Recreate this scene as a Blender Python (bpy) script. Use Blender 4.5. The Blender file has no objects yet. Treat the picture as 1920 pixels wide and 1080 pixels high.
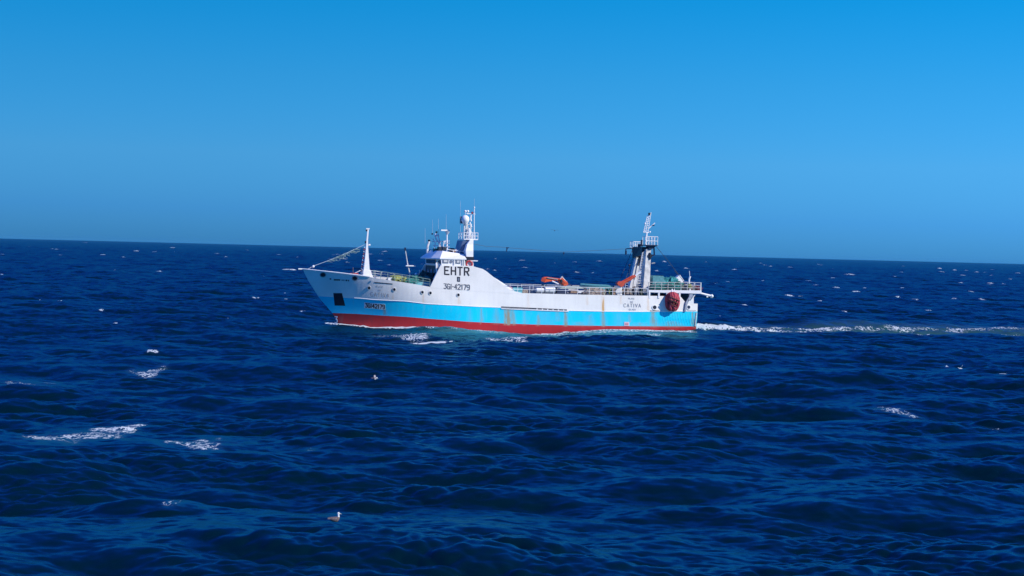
import bpy, math, random
import numpy as np
random.seed(4)
S = bpy.context.scene
COL = S.collection
rad = math.radians

# ------------------------------------------------------------------ camera
F = 3135.0                       # focal length in pixels of a 1920 wide frame
CAM = np.array([0.0, 0.0, 10.0])
ROLL = math.atan(0.025); PITCH = math.atan(70.0 / F)
_X = np.array([1.0, 0, 0]); _U = np.array([0, math.sin(PITCH), math.cos(PITCH)]); FW = np.array([0, math.cos(PITCH), -math.sin(PITCH)])
RT = math.cos(ROLL) * _X + math.sin(ROLL) * _U
UP = -math.sin(ROLL) * _X + math.cos(ROLL) * _U
cd = bpy.data.cameras.new("camera"); cam = bpy.data.objects.new("camera", cd); COL.objects.link(cam); S.camera = cam
from mathutils import Matrix, Vector, noise
cam.matrix_world = Matrix(((RT[0], UP[0], -FW[0], CAM[0]), (RT[1], UP[1], -FW[1], CAM[1]), (RT[2], UP[2], -FW[2], CAM[2]), (0, 0, 0, 1)))
cd.sensor_width = 36.0; cd.lens = 36.0 * F / 1920.0; cd.clip_start = 0.5; cd.clip_end = 90000

# ------------------------------------------------------------------ world and sun
SUN_EL = 34.0; SUN_AZ = 66.0     # azimuth from straight behind the camera towards the right
w = bpy.data.worlds.new("World"); S.world = w; w.use_nodes = True
nt = w.node_tree; bg = nt.nodes['Background']
sk = nt.nodes.new('ShaderNodeTexSky'); sk.sky_type = 'NISHITA'; sk.sun_disc = False
sk.sun_elevation = rad(SUN_EL); sk.sun_rotation = rad(-(180 - SUN_AZ)); sk.air_density = 1; sk.dust_density = 0.3; sk.ozone_density = 3
tc = nt.nodes.new('ShaderNodeTexCoord'); sx = nt.nodes.new('ShaderNodeSeparateXYZ'); rp = nt.nodes.new('ShaderNodeValToRGB')
mx = nt.nodes.new('ShaderNodeMix'); mx.data_type = 'RGBA'; mx.blend_type = 'MULTIPLY'; mx.inputs[0].default_value = 1
sq = nt.nodes.new('ShaderNodeMath'); sq.operation = 'SQRT'; sq.use_clamp = True
nt.links.new(tc.outputs['Generated'], sx.inputs[0]); nt.links.new(sx.outputs['Z'], sq.inputs[0]); nt.links.new(sq.outputs[0], rp.inputs[0])
nt.links.new(sk.outputs[0], mx.inputs[6]); nt.links.new(rp.outputs[0], mx.inputs[7]); nt.links.new(mx.outputs[2], bg.inputs[0])
bg.inputs[1].default_value = 0.15
SKY = [(0, (.047, .265, .82)), (1.2, (.062, .305, .87)), (3.1, (.088, .37, .80)), (5.8, (.055, .395, .75)), (8.8, (.012, .42, .75)), (14, (.003, .27, .86)),
       (22, (.005, .18, .95)), (45, (.07, .29, 1.0)), (90, (.10, .44, .9))]
while len(rp.color_ramp.elements) < len(SKY): rp.color_ramp.elements.new(0.5)
for e, (el, c) in zip(rp.color_ramp.elements, SKY):
    e.position = math.sqrt(math.sin(rad(el)))
for e, (el, c) in zip(rp.color_ramp.elements, SKY): e.color = (*c, 1)
sl = bpy.data.lights.new("sun", 'SUN'); so = bpy.data.objects.new("sun", sl); COL.objects.link(so)
sl.energy = 4.7; sl.angle = rad(0.5); sl.color = (1.0, 0.95, 0.9)
sd = Vector((math.sin(rad(SUN_AZ)) * math.cos(rad(SUN_EL)), -math.cos(rad(SUN_AZ)) * math.cos(rad(SUN_EL)), math.sin(rad(SUN_EL))))
so.rotation_euler = sd.to_track_quat('Z', 'Y').to_euler()
S.view_settings.view_transform = 'Standard'; S.view_settings.look = 'None'; S.view_settings.gamma = 1; S.view_settings.exposure = 0.15

# ------------------------------------------------------------------ measured places
def ray(px, py): return FW + (px - 960) / F * RT - (py - 540) / F * UP
def on_sea(px, py, z=0.0):
    d = ray(px, py); t = (z - CAM[2]) / d[2]; p = CAM + t * d
    return float(p[0]), float(p[1])
def at_depth(px, py, Y):
    d = ray(px, py); p = CAM + d * (Y / d[1]); return p
YAW = rad(15.0); SO = np.array([-1.3, 220.0, 0.0]); cY, sY = math.cos(YAW), math.sin(YAW)
def P(px, py, y):
    """ship-local (x, z) of a measured place lying on the lengthwise plane at lateral distance y (port is negative)"""
    d = ray(px, py)
    n = np.array([-sY, cY, 0.0])
    t = (y + n.dot(SO) - n.dot(CAM)) / n.dot(d)
    q = CAM + t * d - SO
    return float(q[0] * cY + q[1] * sY), float(q[2])
def PV(px, py, y):
    x, z = P(px, py, y); return Vector((x, y, z))

# ------------------------------------------------------------------ materials
def mat(name, col, rough=0.5, metal=0.0, var=0.12, scale=3.0, spec=0.5, bump=0.0):
    m = bpy.data.materials.new(name); m.use_nodes = True; t = m.node_tree; b = t.nodes['Principled BSDF']
    b.inputs['Roughness'].default_value = rough; b.inputs['Metallic'].default_value = metal
    b.inputs['Specular IOR Level'].default_value = spec
    tcn = t.nodes.new('ShaderNodeTexCoord'); n = t.nodes.new('ShaderNodeTexNoise'); n.inputs['Scale'].default_value = scale; n.inputs['Detail'].default_value = 5
    t.links.new(tcn.outputs['Object'], n.inputs['Vector'])
    r = t.nodes.new('ShaderNodeValToRGB'); r.color_ramp.elements[0].position = .3; r.color_ramp.elements[1].position = .7
    r.color_ramp.elements[0].color = (*[max(0, c * (1 - var)) for c in col], 1); r.color_ramp.elements[1].color = (*[min(1, c * (1 + var * .6)) for c in col], 1)
    t.links.new(n.outputs['Fac'], r.inputs[0]); t.links.new(r.outputs[0], b.inputs['Base Color'])
    if bump:
        bp = t.nodes.new('ShaderNodeBump'); bp.inputs['Strength'].default_value = bump; bp.inputs['Distance'].default_value = .05
        t.links.new(n.outputs['Fac'], bp.inputs['Height']); t.links.new(bp.outputs[0], b.inputs['Normal'])
    return m
WHITE = mat('white_paint', (.80, .80, .80), .45, var=.06)
WHITE2 = mat('weathered_white_paint', (.66, .66, .64), .5, var=.2)
GREY = mat('grey_paint', (.30, .32, .34), .5)
DARK = mat('dark_paint', (.015, .02, .035), .4)
NAVY = mat('navy_paint', (.012, .025, .07), .4)
BLACK = mat('black_lettering', (.02, .02, .03), .6)
INK = mat('faded_lettering', (.11, .12, .15), .7); MIDINK = mat('name_lettering_paint', (.27, .28, .32), .7); PALEINK = mat('worn_lettering', (.42, .44, .48), .7)
GLASS = mat('dark_window_glass', (.02, .025, .035), .1)
GLASSG = mat('grey_window_glass', (.20, .22, .27), .15)
MAROON = mat('dark_red_paint', (.05, .015, .022), .5)
ORANGE = mat('orange_paint', (.70, .11, .03), .45, var=.3)
ORANGE2 = mat('red_orange_paint', (.55, .075, .035), .45, var=.3)
CYAN = mat('sky_blue_paint', (.02, .70, .94), .4, var=.05)
TEAL = mat('teal_net', (.015, .16, .15), .9, var=.6, scale=6, bump=.6)
TEALT = mat('teal_tarpaulin', (.08, .27, .30), .7, var=.3)
LTEAL = mat('light_teal_paint', (.16, .50, .56), .6, var=.3)
REDNET = mat('red_net', (.30, .02, .035), .8, var=.6, scale=2.5, bump=.5)
BROWNNET = mat('brown_net', (.30, .25, .22), .9, var=.6, scale=7, bump=.6)
YELLOW = mat('yellow_net', (.30, .33, .10), .8, var=.4, scale=6)
RUSTY = mat('rusty_steel', (.25, .16, .11), .8, var=.5, scale=5)
GANW = mat('stained_white_paint', (.72, .69, .64), .5, var=.35, scale=1.6)
RAILP = mat('rail_paint', (.50, .51, .49), .6, var=.3)
DECK = mat('deck_paint', (.16, .17, .16), .8, var=.3)
GNET = mat('grey_green_net', (.25, .36, .33), .8, var=.3)
ROPE = mat('wire_rope', (.035, .05, .08), .7)
LROPE = mat('pale_aerial', (.45, .52, .60), .6)
REDP = mat('red_paint', (.45, .03, .04), .5)
SKIN = None

# ------------------------------------------------------------------ geometry helper
class MB:
    def __init__(s): s.v = []; s.f = []
    def add(s, vs, fs):
        o = len(s.v); s.v += [tuple(v) for v in vs]; s.f += [tuple(i + o for i in f) for f in fs]; return s
    def box(s, c, d, rz=0.0, rx=0.0, ry=0.0, taper=1.0):
        R = Matrix.Rotation(rz, 3, 'Z') @ Matrix.Rotation(ry, 3, 'Y') @ Matrix.Rotation(rx, 3, 'X')
        b = []
        for k in (-1, 1):
            t = taper if k == 1 else 1
            for (i, j) in ((-1, -1), (1, -1), (1, 1), (-1, 1)):
                b.append(Vector(c) + R @ Vector((i * d[0] / 2 * t, j * d[1] / 2 * t, k * d[2] / 2)))
        return s.add(b, [(3, 2, 1, 0), (4, 5, 6, 7), (0, 1, 5, 4), (1, 2, 6, 5), (2, 3, 7, 6), (3, 0, 4, 7)])
    def cyl(s, a, b, r0, r1=None, n=10, cap=True):
        r1 = r0 if r1 is None else r1
        a = Vector(a); b = Vector(b); d = (b - a).normalized(); u = d.orthogonal().normalized(); w_ = d.cross(u); vs = []
        for p, r in ((a, r0), (b, r1)):
            for i in range(n):
                t = 2 * math.pi * i / n; vs.append(p + (u * math.cos(t) + w_ * math.sin(t)) * r)
        fs = [(i, (i + 1) % n, n + (i + 1) % n, n + i) for i in range(n)]
        if cap: fs += [tuple(range(n))[::-1], tuple(range(n, 2 * n))]
        return s.add(vs, fs)
    def tube(s, pts, r, n=6):
        for a, b in zip(pts[:-1], pts[1:]): s.cyl(a, b, r, r, n)
        return s
    def ball(s, c, r, nu=14, nv=9, sc=(1, 1, 1), jit=0.0, seed=0):
        vs = [(0, 0, -1)]; 
        for j in range(1, nv):
            ph = -math.pi / 2 + math.pi * j / nv
            for i in range(nu):
                th = 2 * math.pi * i / nu; vs.append((math.cos(ph) * math.cos(th), math.cos(ph) * math.sin(th), math.sin(ph)))
        vs.append((0, 0, 1)); o = []
        for p in vs:
            k = 1 + (jit * noise.noise(Vector(p) * 2.3 + Vector((seed * 7.1, seed * 3.3, seed))) if jit else 0) + (jit * .6 * noise.noise(Vector(p) * 6 + Vector((seed, 1, 2))) if jit else 0)
            o.append((c[0] + p[0] * r * sc[0] * k, c[1] + p[1] * r * sc[1] * k, c[2] + p[2] * r * sc[2] * k))
        fs = [(0, 1 + (i + 1) % nu, 1 + i) for i in range(nu)]
        for j in range(nv - 2):
            for i in range(nu):
                a = 1 + j * nu; fs.append((a + i, a + (i + 1) % nu, a + nu + (i + 1) % nu, a + nu + i))
        l = len(vs) - 1; a = 1 + (nv - 2) * nu
        fs += [(a + i, a + (i + 1) % nu, l) for i in range(nu)]
        return s.add(o, fs)
    def prism(s, poly, y0, y1):
        """poly in (x, z), extruded across the ship from y0 to y1"""
        n = len(poly); vs = [(x, y0, z) for x, z in poly] + [(x, y1, z) for x, z in poly]
        fs = [tuple(range(n)), tuple(range(n, 2 * n))[::-1]] + [(i, n + i, n + (i + 1) % n, (i + 1) % n) for i in range(n)]
        return s.add(vs, fs)
    def loft(s, rings):
        n = len(rings[0]); vs = [p for r in rings for p in r]; fs = []
        for k in range(len(rings) - 1):
            for i in range(n): fs.append((k * n + i, k * n + (i + 1) % n, (k + 1) * n + (i + 1) % n, (k + 1) * n + i))
        fs += [tuple(range(n))[::-1], tuple(range((len(rings) - 1) * n, len(rings) * n))]
        return s.add(vs, fs)
    def torus(s, c, R, r, axis='y', n=18, m=8):
        vs = []
        for i in range(n):
            t = 2 * math.pi * i / n
            for j in range(m):
                q = 2 * math.pi * j / m; a = (R + r * math.cos(q)) * math.cos(t); b = (R + r * math.cos(q)) * math.sin(t); h = r * math.sin(q)
                vs.append({'y': (c[0] + a, c[1] + h, c[2] + b), 'x': (c[0] + h, c[1] + a, c[2] + b), 'z': (c[0] + a, c[1] + b, c[2] + h)}[axis])
        fs = [(i * m + j, ((i + 1) % n) * m + j, ((i + 1) % n) * m + (j + 1) % m, i * m + (j + 1) % m) for i in range(n) for j in range(m)]
        return s.add(vs, fs)
    def build(s, name, m, parent=None, smooth=False):
        me = bpy.data.meshes.new(name); me.from_pydata(s.v, [], s.f); me.update()
        ms = m if isinstance(m, (list, tuple)) else [m]
        for q in ms: me.materials.append(q)
        import bmesh
        bm = bmesh.new(); bm.from_mesh(me); bmesh.ops.recalc_face_normals(bm, faces=bm.faces); bm.to_mesh(me); bm.free()
        if smooth:
            me.polygons.foreach_set('use_smooth', [True] * len(me.polygons))
            try: me.set_sharp_from_angle(angle=rad(40))
            except Exception: pass
        o = bpy.data.objects.new(name, me); COL.objects.link(o); o.parent = parent; return o
def tag(o, label=None, cat=None, group=None, kind=None):
    for k, v in (('label', label), ('category', cat), ('group', group), ('kind', kind)):
        if v: o[k] = v
    return o
SHIPM = Matrix.Translation(Vector(SO)) @ Matrix.Rotation(YAW, 4, 'Z')
def empty(name, loc, rz=0.0):
    o = bpy.data.objects.new(name, None); COL.objects.link(o); o.location = loc; o.rotation_euler = (0, 0, rz); o.empty_display_size = .5; return o
def aboard(name, base):
    """an Empty standing on the ship at ship-local place base: a thing of its own"""
    p = SHIPM @ Vector(base); return empty(name, p, YAW)
def aboard_mesh(mb, name, m, base, smooth=False):
    mb.v = [(v[0] - base[0], v[1] - base[1], v[2] - base[2]) for v in mb.v]
    o = mb.build(name, m, None, smooth); o.location = SHIPM @ Vector(base); o.rotation_euler = (0, 0, YAW); return o

# ================================================================== SEA
def tile(N, L, lmin, lmax, Hs, wdir, spread, lp, seed, chop):
    rng = np.random.RandomState(seed)
    k1 = 2 * np.pi * np.fft.fftfreq(N, L / N); kx, ky = np.meshgrid(k1, k1, indexing='ij'); k = np.hypot(kx, ky); k[0, 0] = 1
    lam = 2 * np.pi / k; kp = 2 * np.pi / lp
    c = (kx * math.cos(wdir) + ky * math.sin(wdir)) / k
    A = np.exp(-1.25 * (kp / k) ** 2) * k ** -3.7 * (np.abs(c) ** spread + .05)
    A[(lam < lmin) | (lam > lmax)] = 0; A[0, 0] = 0
    g = (rng.normal(size=(N, N)) + 1j * rng.normal(size=(N, N))) * np.sqrt(A)
    h = np.fft.ifft2(g).real; s = Hs / 4 / h.std()
    dx = np.fft.ifft2(1j * kx / k * g).real * s * chop; dy = np.fft.ifft2(1j * ky / k * g).real * s * chop
    return [(a.astype(np.float32)) for a in (h * s, dx, dy)], L, N
def sample(T, x, y, rot=0.0):
    (arrs, L, N) = T; c, s = math.cos(rot), math.sin(rot)
    u = ((c * x + s * y) / L * N) % N; v = ((-s * x + c * y) / L * N) % N
    i = np.floor(u).astype(np.int32); j = np.floor(v).astype(np.int32); fu = (u - i).astype(np.float32); fv = (v - j).astype(np.float32)
    i %= N; j %= N; i1 = (i + 1) % N; j1 = (j + 1) % N
    o = [a[i, j] * (1 - fu) * (1 - fv) + a[i1, j] * fu * (1 - fv) + a[i, j1] * (1 - fu) * fv + a[i1, j1] * fu * fv for a in arrs]
    return o[0], c * o[1] - s * o[2], s * o[1] + c * o[2]
WD = rad(-97)        # the sea runs towards the camera, a little to the left
rr = [0.5]
while rr[-1] < 40: rr.append(rr[-1] * 1.035)
while rr[-1] < 2200: rr.append(rr[-1] * 1.0018)
while rr[-1] < 12000: rr.append(rr[-1] * 1.003)
while rr[-1] < 34000: rr.append(rr[-1] * 1.01)
rr = np.array(rr)
az = np.concatenate([np.arange(-.42, .42, .0021), np.arange(.42, 2 * np.pi - .42, .025)])
NR, NA = len(rr), len(az)
Rg, Ag = np.meshgrid(rr, az, indexing='ij'); X = (Rg * np.sin(Ag)).ravel(); Y = (Rg * np.cos(Ag)).ravel(); D = Rg.ravel()
T0 = tile(512, 611.0, 18, 160, 1.15, WD + .3, 6, 42, 3, .9)
T1 = tile(1024, 283.0, 3, 30, 0.66, WD, 3.0, 14, 7, 1.35)
T2 = tile(1024, 61.0, .4, 4.5, 0.21, WD - .2, 1.2, 3.2, 11, .9)
T3 = tile(1024, 31.7, .3, 1.7, 0.055, WD + .2, 1.2, 1.2, 19, .9)
# calmer water beside the hull, ship-local coordinates of every sea point
LX = (X - SO[0]) * cY + (Y - SO[1]) * sY; LY = -(X - SO[0]) * sY + (Y - SO[1]) * cY
sm = lambda a, b, v: (lambda t: t * t * (3 - 2 * t))(np.clip((v - a) / (b - a), 0, 1))
lee = sm(-30, -12, LX) * (1 - sm(22, 34, LX)) * (1 - sm(12, 34, -LY)) * (1 - sm(6, 14, LY))
near_hull = sm(-34, -26, LX) * (1 - sm(26, 32, LX)) * (1 - sm(7, 16, np.abs(LY)))
gust = np.zeros_like(X)
for i, (kx, ky, ph) in enumerate(((.021, .034, 1.), (-.013, .052, 2.2), (.037, -.018, .4), (.009, .011, 5.))): gust += np.sin(kx * X + ky * Y + ph) * .25
a = sample(T0, X, Y, .13); b = sample(T1, X, Y, -.09); c_ = sample(T2, X, Y, .31); d_ = sample(T3, X, Y, .77)
gm = sample(tile(256, 197.0, 9, 60, 4.0, WD, 1.0, 22, 33, 0), X, Y, .4)[0]; g2 = np.clip(.75 + .35 * gust + .55 * gm + .8 * b[0] / .2 * .35, .4, 1.25); f1 = (1 - .78 * np.maximum(near_hull, lee * .8)); f2 = (1 - .6 * lee); f3 = 1 - sm(170, 330, D)
fa = 1 - .9 * near_hull
H = a[0] * fa + b[0] * f1 + c_[0] * g2 * f2 + d_[0] * f3 * g2
DX = a[1] * fa + b[1] * f1 + c_[1] * g2 * f2 + d_[1] * f3 * g2
DY = a[2] * fa + b[2] * f1 + c_[2] * g2 * f2 + d_[2] * f3 * g2
far = 1 - sm(15000, 30000, D)
H *= far; DX *= far; DY *= far
foam = np.zeros_like(X); aer_reflect = np.zeros_like(X)
crest = (b[0] / .24 + .5 * c_[0] / .09)

def window(x, y, R_):
    d = math.hypot(x, y); i0, i1 = np.searchsorted(rr, [max(.6, d - R_), d + R_]); az0 = math.atan2(x, y); da = R_ / d + .003
    j0, j1 = np.searchsorted(az[:400], [az0 - da, az0 + da])
    ii, jj = np.meshgrid(np.arange(i0, max(i1, i0 + 2)), np.arange(j0, max(j1, j0 + 2)), indexing='ij'); ii = np.clip(ii, 0, NR - 1); jj = np.clip(jj, 0, NA - 1)
    return (ii * NA + jj).ravel()
def whitecap(px, py, wp, hp, k=1.0):
    k = k * 1.6
    """a breaking crest: a low mound whose face is white; wp, hp = apparent size"""
    x, y = on_sea(px, py + hp * .5); d = math.hypot(x, y); mpp = d / F
    W = max(wp * mpp / 2 * 1.08, .0021 * d * .8); Hh = max(hp * mpp * .82, .10); B = max(.6, Hh * 1.1, .0018 * d * 1.6)
    ix = window(x, y, W * 2.5 + B * 3); u = X[ix] - x + .12 * (Y[ix] - y); v = Y[ix] - y + .25 * np.sin(u * 1.7 / W + px)
    e = np.exp(-(u / W) ** 4); q = e * np.exp(-(v / B) ** 2)
    H[ix] = H[ix] * (1 - .5 * q) + Hh * q
    fr = np.exp(-((v + B * .55) / (B * .75)) ** 2) * np.exp(-(u / (W * 1.05)) ** 6)
    fr *= .78 + .34 * np.sin(u * 4.3 / W + px * 1.7) * np.sin(u * 9.1 / W + py)
    foam[ix] = np.maximum(foam[ix], fr * k)
def patch(px, py, wp, hp, k=.7, tilt=0.0):
    """a drifting lace of old foam lying on the sea"""
    x, y = on_sea(px, py); d0 = math.hypot(x, y); x2, y2 = on_sea(px, py + hp * .5); L = abs(y - y2); W = wp * d0 / F / 2
    ix = window(x, y, max(W, L) * 1.4); u = (X[ix] - x); v = (Y[ix] - y) - u * tilt
    e = 1 - sm(.25, 1.0, np.sqrt((u / W) ** 2 + (v / L) ** 2) + .22 * np.sin(u * 5.1 / W + px) + .18 * np.sin(v * 6.3 / L + u * 3 / W))
    foam[ix] = np.maximum(foam[ix], k * e)
    e2 = np.exp(-((u / W) ** 2 + (v / (L + 3)) ** 2)); H[ix] *= 1 - .6 * e2 * (d0 < 160)
# large laces of foam near the camera, measured one by one
patch(108, 822, 165, 50, .72, .25); patch(165, 818, 170, 38, .78, .8); patch(222, 802, 110, 32, .95, .5); whitecap(240, 800, 46, 4, .6)
patch(348, 833, 110, 32, .8); whitecap(365, 838, 40, 3, .6); patch(402, 835, 80, 36, .62)
patch(280, 698, 85, 24, .76, .3); patch(45, 722, 110, 14, .6); patch(1675, 770, 100, 22, .74)
patch(590, 842, 40, 6, .7)
patch(320, 945, 60, 14, .5); patch(1290, 760, 40, 5, .62); patch(1868, 809, 24, 5, .8)
for q in ((570, 584, 22, 5), (430, 592, 13, 4), (219, 604, 16, 5), (290, 655, 18, 3), (1878, 702, 22, 4), (1774, 686, 6, 4), (800, 605, 12, 3), (75, 560, 5, 4), (195, 583, 11, 3.5), (299, 509, 12, 4),
          (232, 482.5, 7, 3), (108, 467, 4, 2.5), (256, 470, 4, 3), (290, 472, 6, 3), (217, 505, 5, 3), (225, 511, 5, 2.5), (261, 552, 6, 3), (287, 552, 6, 3), (411, 565, 9, 3), (480, 562, 13, 3),
          (543, 506, 26, 3.2), (556, 482, 8, 3.5), (396, 501, 4, 3), (324, 464, 4, 2.5), (406, 475, 5, 3), (424, 481, 4, 3), (523, 478, 5, 2.5), (463, 469, 4, 2), (453, 511, 4, 2.5), (537, 552, 5, 3), (535, 563, 6, 3), (160, 450.5 + 4, 3, 2),
          (646, 485, 6, 3), (652, 492, 8, 3), (713, 488, 7, 3), (722, 471, 5, 4), (791, 495, 10, 3), (769, 499, 16, 3), (726, 511, 5, 3), (619, 485, 6, 2.5),
          (929, 485, 6, 3), (915, 505, 8, 3), (928, 507, 8, 3), (955, 504, 6, 3), (983, 501, 6, 3), (1080, 510, 9, 4), (1123, 489, 6, 3), (1111, 512, 7, 3), (1077, 491, 5, 2.5), (880, 496, 10, 4), (1245, 490, 6, 3), (1285, 503, 6, 4), (1230, 507, 7, 3),
          (1377, 506, 12, 4), (1358, 517, 8, 3), (1347, 524, 6, 2.5), (1338, 533, 7, 3), (1432, 497, 5, 2.5), (1426, 493, 5, 2), (1443, 499, 4, 2.5), (1430, 526, 7, 3), (1536, 495.5, 8, 3), (1593, 515, 24, 4), (1611, 507, 9, 2.5), (1568, 539, 16, 3.5),
          (1529, 535, 4, 2.5), (1477, 540, 5, 2.5), (1475, 553, 19, 3.5), (1501, 554, 6, 3), (1536, 563, 14, 3.5), (1605, 546, 16, 3), (1621, 539, 9, 3), (1693, 540, 12, 4), (1680, 555, 6, 3), (1708, 558, 6, 3), (1714, 564, 9, 3.5), (1390, 575, 8, 4),
          (1363, 555, 7, 3), (1540, 591, 6, 4), (1583, 582, 10, 2.5), (1740, 583, 12, 2.5), (1759, 503, 8, 3.5), (1764, 510, 4, 3), (1677, 518, 5, 3), (1804, 516, 9, 3), (1829, 510, 6, 3), (1856, 530, 16, 3.5), (1799, 530, 7, 3.5), (1818, 547, 8, 3.5),
          (1790, 560, 4, 4), (1837, 561, 6, 3.5), (1892, 578, 10, 4), (1881, 533, 9, 4), (1857, 516, 8, 3), (1907, 512, 7, 2.5), (1692, 499, 5, 2), (1789, 506, 5, 2.5), (1513, 526, 8, 2.5), (1860, 505, 6, 2.5), (1384, 489, 5, 2), (1323, 491, 5, 2),
          (1893, 523, 6, 2.5), (1350, 590, 6, 3), (1600, 660, 4, 3), (1642, 703, 5, 3)):
    whitecap(*q, k=1.0 if q[2] > 9 else .85)
rngc = np.random.RandomState(5)
for i in range(70):                                  # faint ones between
    px = rngc.uniform(0, 1920); hz = 454 + px * .025; py = hz + 4 + rngc.exponential(30)
    if 560 < px < 1340 and py > 500: continue
    whitecap(px, py, rngc.uniform(3, 7), rngc.uniform(1.2, 2.2), .8)
# bow wave, wash along the side and the stern wake (ship-local)
def wob(v, s_, p): return np.sin(v * s_ + p) * .5 + np.sin(v * s_ * 2.3 + p * 1.7) * .3 + np.sin(v * s_ * 4.9 + p * .3) * .2
xb = -22.6
side = -LY
hullw = np.where(LX < 0, 5 * (1 - np.clip(1 - (LX - xb) / 18, 0, 1) ** 2.1), 5.0); hullw = np.where(LX > 24.6, 4.4, hullw)
out = side - hullw                                   # distance outboard of the port side
rgn = sm(xb - 1.2, xb, LX) * (1 - sm(24, 26, LX))
line = np.exp(-((out - .35) / np.clip(1.0 + .09 * (LX - xb), 1, 2.8)) ** 2) * (LX < 25)
prof = -.52 + .42 * sm(4, 14, LX) + .42 * np.exp(-((LX + 22) / 3.5) ** 2) + .32 * np.exp(-((LX + 12) / 5) ** 2) - .42 * np.exp(-((LX - 1) / 6.5) ** 2) + .16 * np.exp(-((LX - 13) / 7) ** 2)
spread = np.exp(-(np.clip(out, 0, 50) / np.where(prof < 0, 14., 5.)) ** 2) * (np.abs(LY) < 30)
H += prof * spread * rgn
H += rgn * line * .1 * (1 + wob(LX, 1.9, .5)) * (LX < 8)
foam = np.maximum(foam, rgn * line * (1 - .5 * sm(0, 9, LX)) * (2.1 + .4 * wob(LX, 1.3, 2)))
foam = np.maximum(foam, rgn * np.exp(-((out - .2) / .6) ** 2) * sm(12, 14, LX) * (1 - sm(19, 22, LX)) * 1.3)
# diverging crest of the bow wave
cl = 2.1 + (LX - xb) * .30 + .5 * wob(LX, .5, 1.2); dv = (out - cl)
div = rgn * sm(-16, -12, LX) * (1 - sm(2, 22, LX)) * np.exp(-(dv / 1.3) ** 2)
H += div * .45
foam = np.maximum(foam, div * (.62 + .25 * wob(LX, 1.1, 3)))
patch(850, 641, 170, 12, .85); patch(960, 634, 190, 10, .72); patch(1120, 634, 170, 8, .62); patch(770, 630, 140, 10, .8); bx, by = on_sea(812, 637); bl = math.exp(0)
q = np.exp(-((LX - ((bx - SO[0]) * cY + (by - SO[1]) * sY)) / 2.6) ** 4) * np.exp(-((LY - (-(bx - SO[0]) * sY + (by - SO[1]) * cY)) / 1.3) ** 2)
H += q * .35; foam = np.maximum(foam, q * 1.9)
aer_reflect = 1.3 * rgn * sm(-15, -3, LX) * (1 - sm(15, 24, LX)) * (1 - sm(5, 19 + 5 * wob(LX, .35, 0), out)) * (out > -3) * (.72 + .5 * wob(out + .25 * LX, 1.1, 1) * sm(1, 6, out))  # hull's pale reflection painted into the water colour alongside, with aerated wash
foam = np.maximum(foam, aer_reflect * (.56 + .16 * wob(LX + LY, .9, 0)))
# wake
wl = LX - 24.6; cen = .020 * wl + .9 * wob(wl, .06, .4) * sm(5, 40, wl); hw = 3.3 + .05 * wl
wk = (wl > -.4) * (1 - sm(150, 300, wl)) * np.exp(-(np.abs(LY - cen) / hw) ** 4)
edge = np.exp(-((np.abs(LY - cen) - hw * .75) / (hw * .4)) ** 2)
wi = np.where(wl < 9, 2.6, 1.0 + .30 * wob(wl, .13, 1.0) + .2 * wob(wl, .5, 3.0) - .28 * sm(18, 50, wl)) 
foam = np.maximum(foam, wk * wi * np.where(wl < 9, .8, .30 + .95 * edge))
H += wk * (.38 * np.exp(-np.clip(wl, 0, None) / 30) + .10) * (1 + .8 * wob(wl * 1.0 + LY, 1.7, 0) + .5 * wob(LY - .4 * wl, 2.9, 1))
aer_reflect = np.maximum(aer_reflect, (wl > -1) * (1 - sm(120, 280, wl)) * np.exp(-(np.abs(LY - cen) / (hw * 1.7)) ** 4) * .38)
aer_reflect = np.maximum(aer_reflect, np.clip(foam, 0, 1) ** 1.5 * .25)
V = np.empty((NR * NA, 3), np.float32); V[:, 0] = X - DX; V[:, 1] = Y - DY; V[:, 2] = H
me = bpy.data.meshes.new('sea'); nf = (NR - 1) * NA
me.vertices.add(NR * NA); me.vertices.foreach_set('co', V.ravel())
ii, jj = np.meshgrid(np.arange(NR - 1), np.arange(NA), indexing='ij'); j2 = (jj + 1) % NA
Q = np.stack([ii * NA + jj, (ii + 1) * NA + jj, (ii + 1) * NA + j2, ii * NA + j2], -1)
Q = Q[:, :, ::-1].reshape(-1).astype(np.int32)
me.loops.add(nf * 4); me.loops.foreach_set('vertex_index', Q); me.polygons.add(nf); me.polygons.foreach_set('loop_start', np.arange(nf, dtype=np.int32) * 4)
me.polygons.foreach_set('use_smooth', np.ones(nf, bool)); me.update(calc_edges=True)
for nme, arr in (('foam', np.clip(foam, 0, 2)), ('aer_reflect', aer_reflect)):
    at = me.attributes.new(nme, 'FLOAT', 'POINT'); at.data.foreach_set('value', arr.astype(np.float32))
sea = bpy.data.objects.new('water', me); COL.objects.link(sea); tag(sea, kind='structure')
if me.polygons[10000].normal.z < 0: me.flip_normals()

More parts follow.
